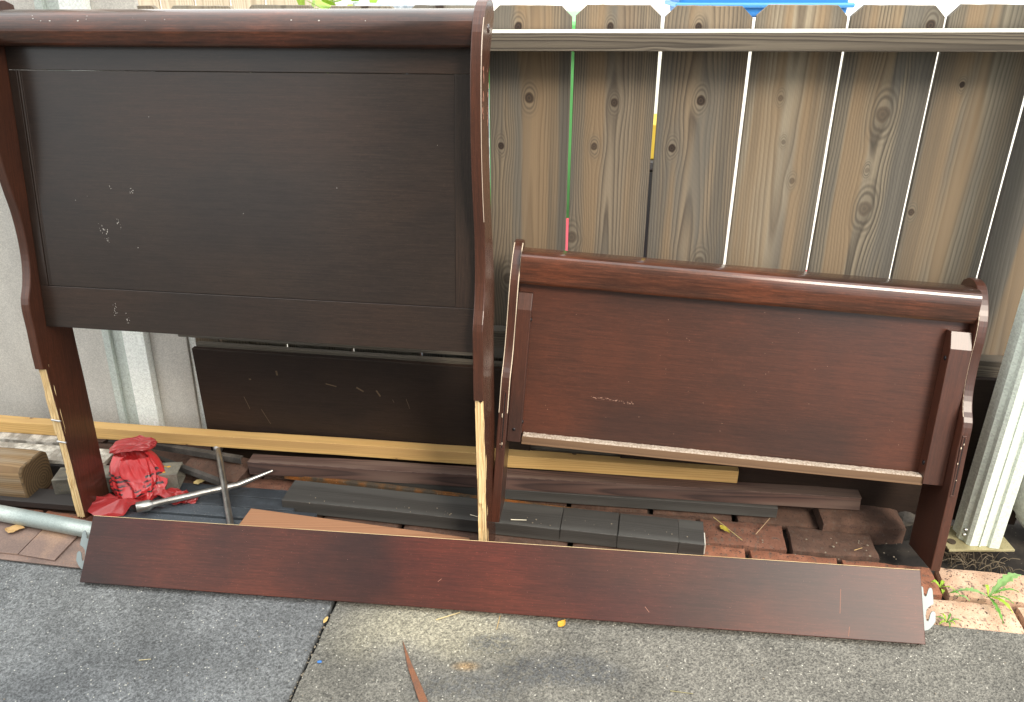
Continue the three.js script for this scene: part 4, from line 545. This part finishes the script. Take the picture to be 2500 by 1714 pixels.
// ---------------------------------------------------------------- beyond the fence
{ struct('driveway', new THREE.BoxGeometry(30, 0.05, 14).translate(0, -0.03, -9.1), mm(mottle(461, 256, 2, [196, 192, 182], [214, 210, 200], null, 6), 0.9));
  const wall = thing('white_house', 'white lap-sided house wall seen above the picket tops', 'house', [1.5, 0, -6.2]); wall.rotation.y = -10 * D2R; const wm = plain(238, 238, 234, 0.7);
  for (let k = 0; k < 16; k++) { const m = part('siding_board', bx(-6, 6, 0, 0.16, 0, 0.018, 0), wm, wall); m.position.set(0, k * 0.15, 0); m.rotation.x = -0.08; }
  const bin = (x, z, c, label, h = 1.16) => { const o = thing('wheelie_bin', label, 'bin', [x, 0, z]); const m = plain(...c, 0.5), ml = plain(c[0] * 1.15, c[1] * 1.15, c[2] * 1.12, 0.4); const g = new THREE.BoxGeometry(0.54, h - 0.1, 0.5, 1, 4, 1).translate(0, (h - 0.1) / 2 + 0.03, 0), P = g.attributes.position; for (let i = 0; i < P.count; i++) { const t = P.getY(i) / h; P.setX(i, P.getX(i) * (0.8 + 0.2 * t)); P.setZ(i, P.getZ(i) * (0.78 + 0.22 * t)); } g.computeVertexNormals(); part('body', g, m, o); part('rim', bx(-0.29, 0.29, h - 0.09, h - 0.055, -0.27, 0.27, 0.008), ml, o); part('lid', bx(-0.3, 0.3, h - 0.05, h - 0.012, -0.3, 0.29, 0.014), ml, o); part('handle', rod([-0.25, h - 0.07, 0.31], [0.25, h - 0.07, 0.31], 0.014), m, o); for (const s of [-1, 1]) part('wheel', rod([s * 0.22, 0.1, -0.24], [s * 0.27, 0.1, -0.24], 0.1), plain(30, 30, 32, 0.8), o); };
  const bw = thing('block_wall', 'white painted low wall behind the picket fence with a blue tub on it', 'wall', [0, 0, -3.0]); part('wall', bx(0.46, 5, 0, 1.074, -0.2, 0, 0.01), plain(236, 236, 230, 0.8), bw); part('coping', bx(0.43, 5, 1.0745, 1.112, -0.23, 0.03, 0.008), plain(240, 240, 236, 0.8), bw);
  { const o = thing('blue_tub', 'blue plastic storage tub with lid on the white wall behind the fence', 'tub', [0.86, 1.1125, -3.1]); const m = plain(44, 122, 190, 0.45), ml = plain(74, 150, 214, 0.4); part('body', bx(-0.29, 0.29, 0, 0.16, -0.1, 0.1, 0.02), m, o); part('rim', bx(-0.305, 0.305, 0.030, 0.046, -0.115, 0.115, 0.006), ml, o); part('lid', bx(-0.32, 0.32, 0.165, 0.2, -0.125, 0.125, 0.012), ml, o); }
  bin(0.16, -3.15, [86, 158, 92], 'green wheeled bin seen through the picket gaps', 1.12);
  { const o = thing('black_crate', 'black plastic crate stacked behind the fence', 'crate', [0.46, 0, -2.62]); part('body', bx(-0.1, 0.1, 0, 0.7, -0.1, 0.1, 0.01), plain(40, 42, 44, 0.6), o); part('rim', bx(-0.11, 0.11, 0.701, 0.73, -0.11, 0.11, 0.006), plain(60, 60, 62, 0.6), o); solo('yellow_box', bx(-0.09, 0.09, 0, 0.11, -0.09, 0.09, 0.006), plain(196, 168, 62, 0.6), 'yellow box on the black crate behind the fence', 'box').position.set(0.46, 0.7305, -2.62); }
  const sack = (x, z, s, c, label) => { const g = new THREE.SphereGeometry(1, 30, 20), P = g.attributes.position; for (let i = 0; i < P.count; i++) { const a = P.getX(i), b = P.getY(i), c2 = P.getZ(i), q = 0.85 + 0.35 * n3(a * 2, b * 2, c2 * 2, s * 100); P.setXYZ(i, a * s * q, b * s * 1.1 * q, c2 * s * q); } g.computeVertexNormals(); const o = solo('stuffed_sack', g, plain(...c, 0.5), label, 'sack'); o.position.set(x, s * 0.95, z); };
  sack(0.17, -2.52, 0.26, [206, 70, 86], 'red sack on the ground behind the fence'); sack(0.56, -2.35, 0.19, [226, 214, 214], 'white sack behind the fence under the blue bin'); sack(0.95, -2.4, 0.2, [200, 62, 70], 'second red sack behind the fence further right');
  { const o = thing('shrub', 'yellow-green shrub behind the fence', 'shrub', [-0.52, 0, -2.95]); part('stem', rod([0, 0, 0], [0.02, 0.8, 0], 0.012, 0.006), plain(90, 74, 50, 0.9), o); const L = []; for (let k = 0; k < 420; k++) { const y = rr(0.35, 1.19), r = 0.22 * Math.sqrt(rnd()), a = rr(0, 6.28); L.push(new THREE.CircleGeometry(rr(0.015, 0.03), 6).scale(1, 1.6, 1).rotateX(rr(-1.5, 1.5)).rotateY(rr(0, 6.28)).translate(r * Math.cos(a), y, r * Math.sin(a))); } part('foliage', mergeGeometries(L), plain(150, 186, 50, 0.6, { transmission: 0.35, thickness: 0, side: THREE.DoubleSide }), o); }
  { const o = solo('stone_counter', boxUV(bx(-0.2, 0.2, 0, 1.17, -0.16, 0.16, 0.004), 0, 0.3, 0.3), mm(mottle(471, 256, 0.3, [132, 146, 158], [196, 204, 212], [60, 70, 84], 40, 1.5), 0.4), 'speckled blue-grey stone block behind the fence', 'block'); o.position.set(-0.3, 0, -2.8); o.rotation.y = 0.2; }
  { const o = thing('pale_fence', 'pale weathered board fence beyond the picket fence at upper left', 'fence', [-2.0, 0, -3.6]); const pm = woodMat(timber({ s: 999, w: 256, h: 128, su: 1.35, sv: 0.14, light: [206, 192, 172], dark: [160, 144, 122], freq: 120 }), 0.9); for (let k = 0; k < 9; k++) { const m = part('board', boxUV(bx(0, 0.135, 0, 1.25, 0, 0.018), 1, 1.35, 0.14, k * 0.2, k * 0.3), pm, o); m.position.x = k * 0.143; } part('rail', boxUV(bx(-0.02, 1.3, 0.9, 0.99, -0.04, -0.001), 0, 1.35, 0.14), pm, o); } }
// house behind the camera: its wall shades the yard and shows in the lacquer
{ const o = thing('house_wall', 'grey sided house wall facing the yard', 'house', [0, 0, 1.7]); const m = plain(126, 124, 118, 0.8); for (let k = 0; k < 32; k++) { const b = part('siding_board', bx(-2.2, 1.1, 0, 0.165, 0, 0.02, 0), m, o); b.position.set(0, k * 0.155, 0); b.rotation.x = 0.05; } part('backing', bx(-2.2, 1.1, 0, 5.0, 0.03, 4, 0), m, o); part('eave', bx(-2.4, 1.3, 5.0, 5.15, -0.5, 4.2, 0), plain(220, 218, 212, 0.7), o); }

renderer.render(scene, camera);
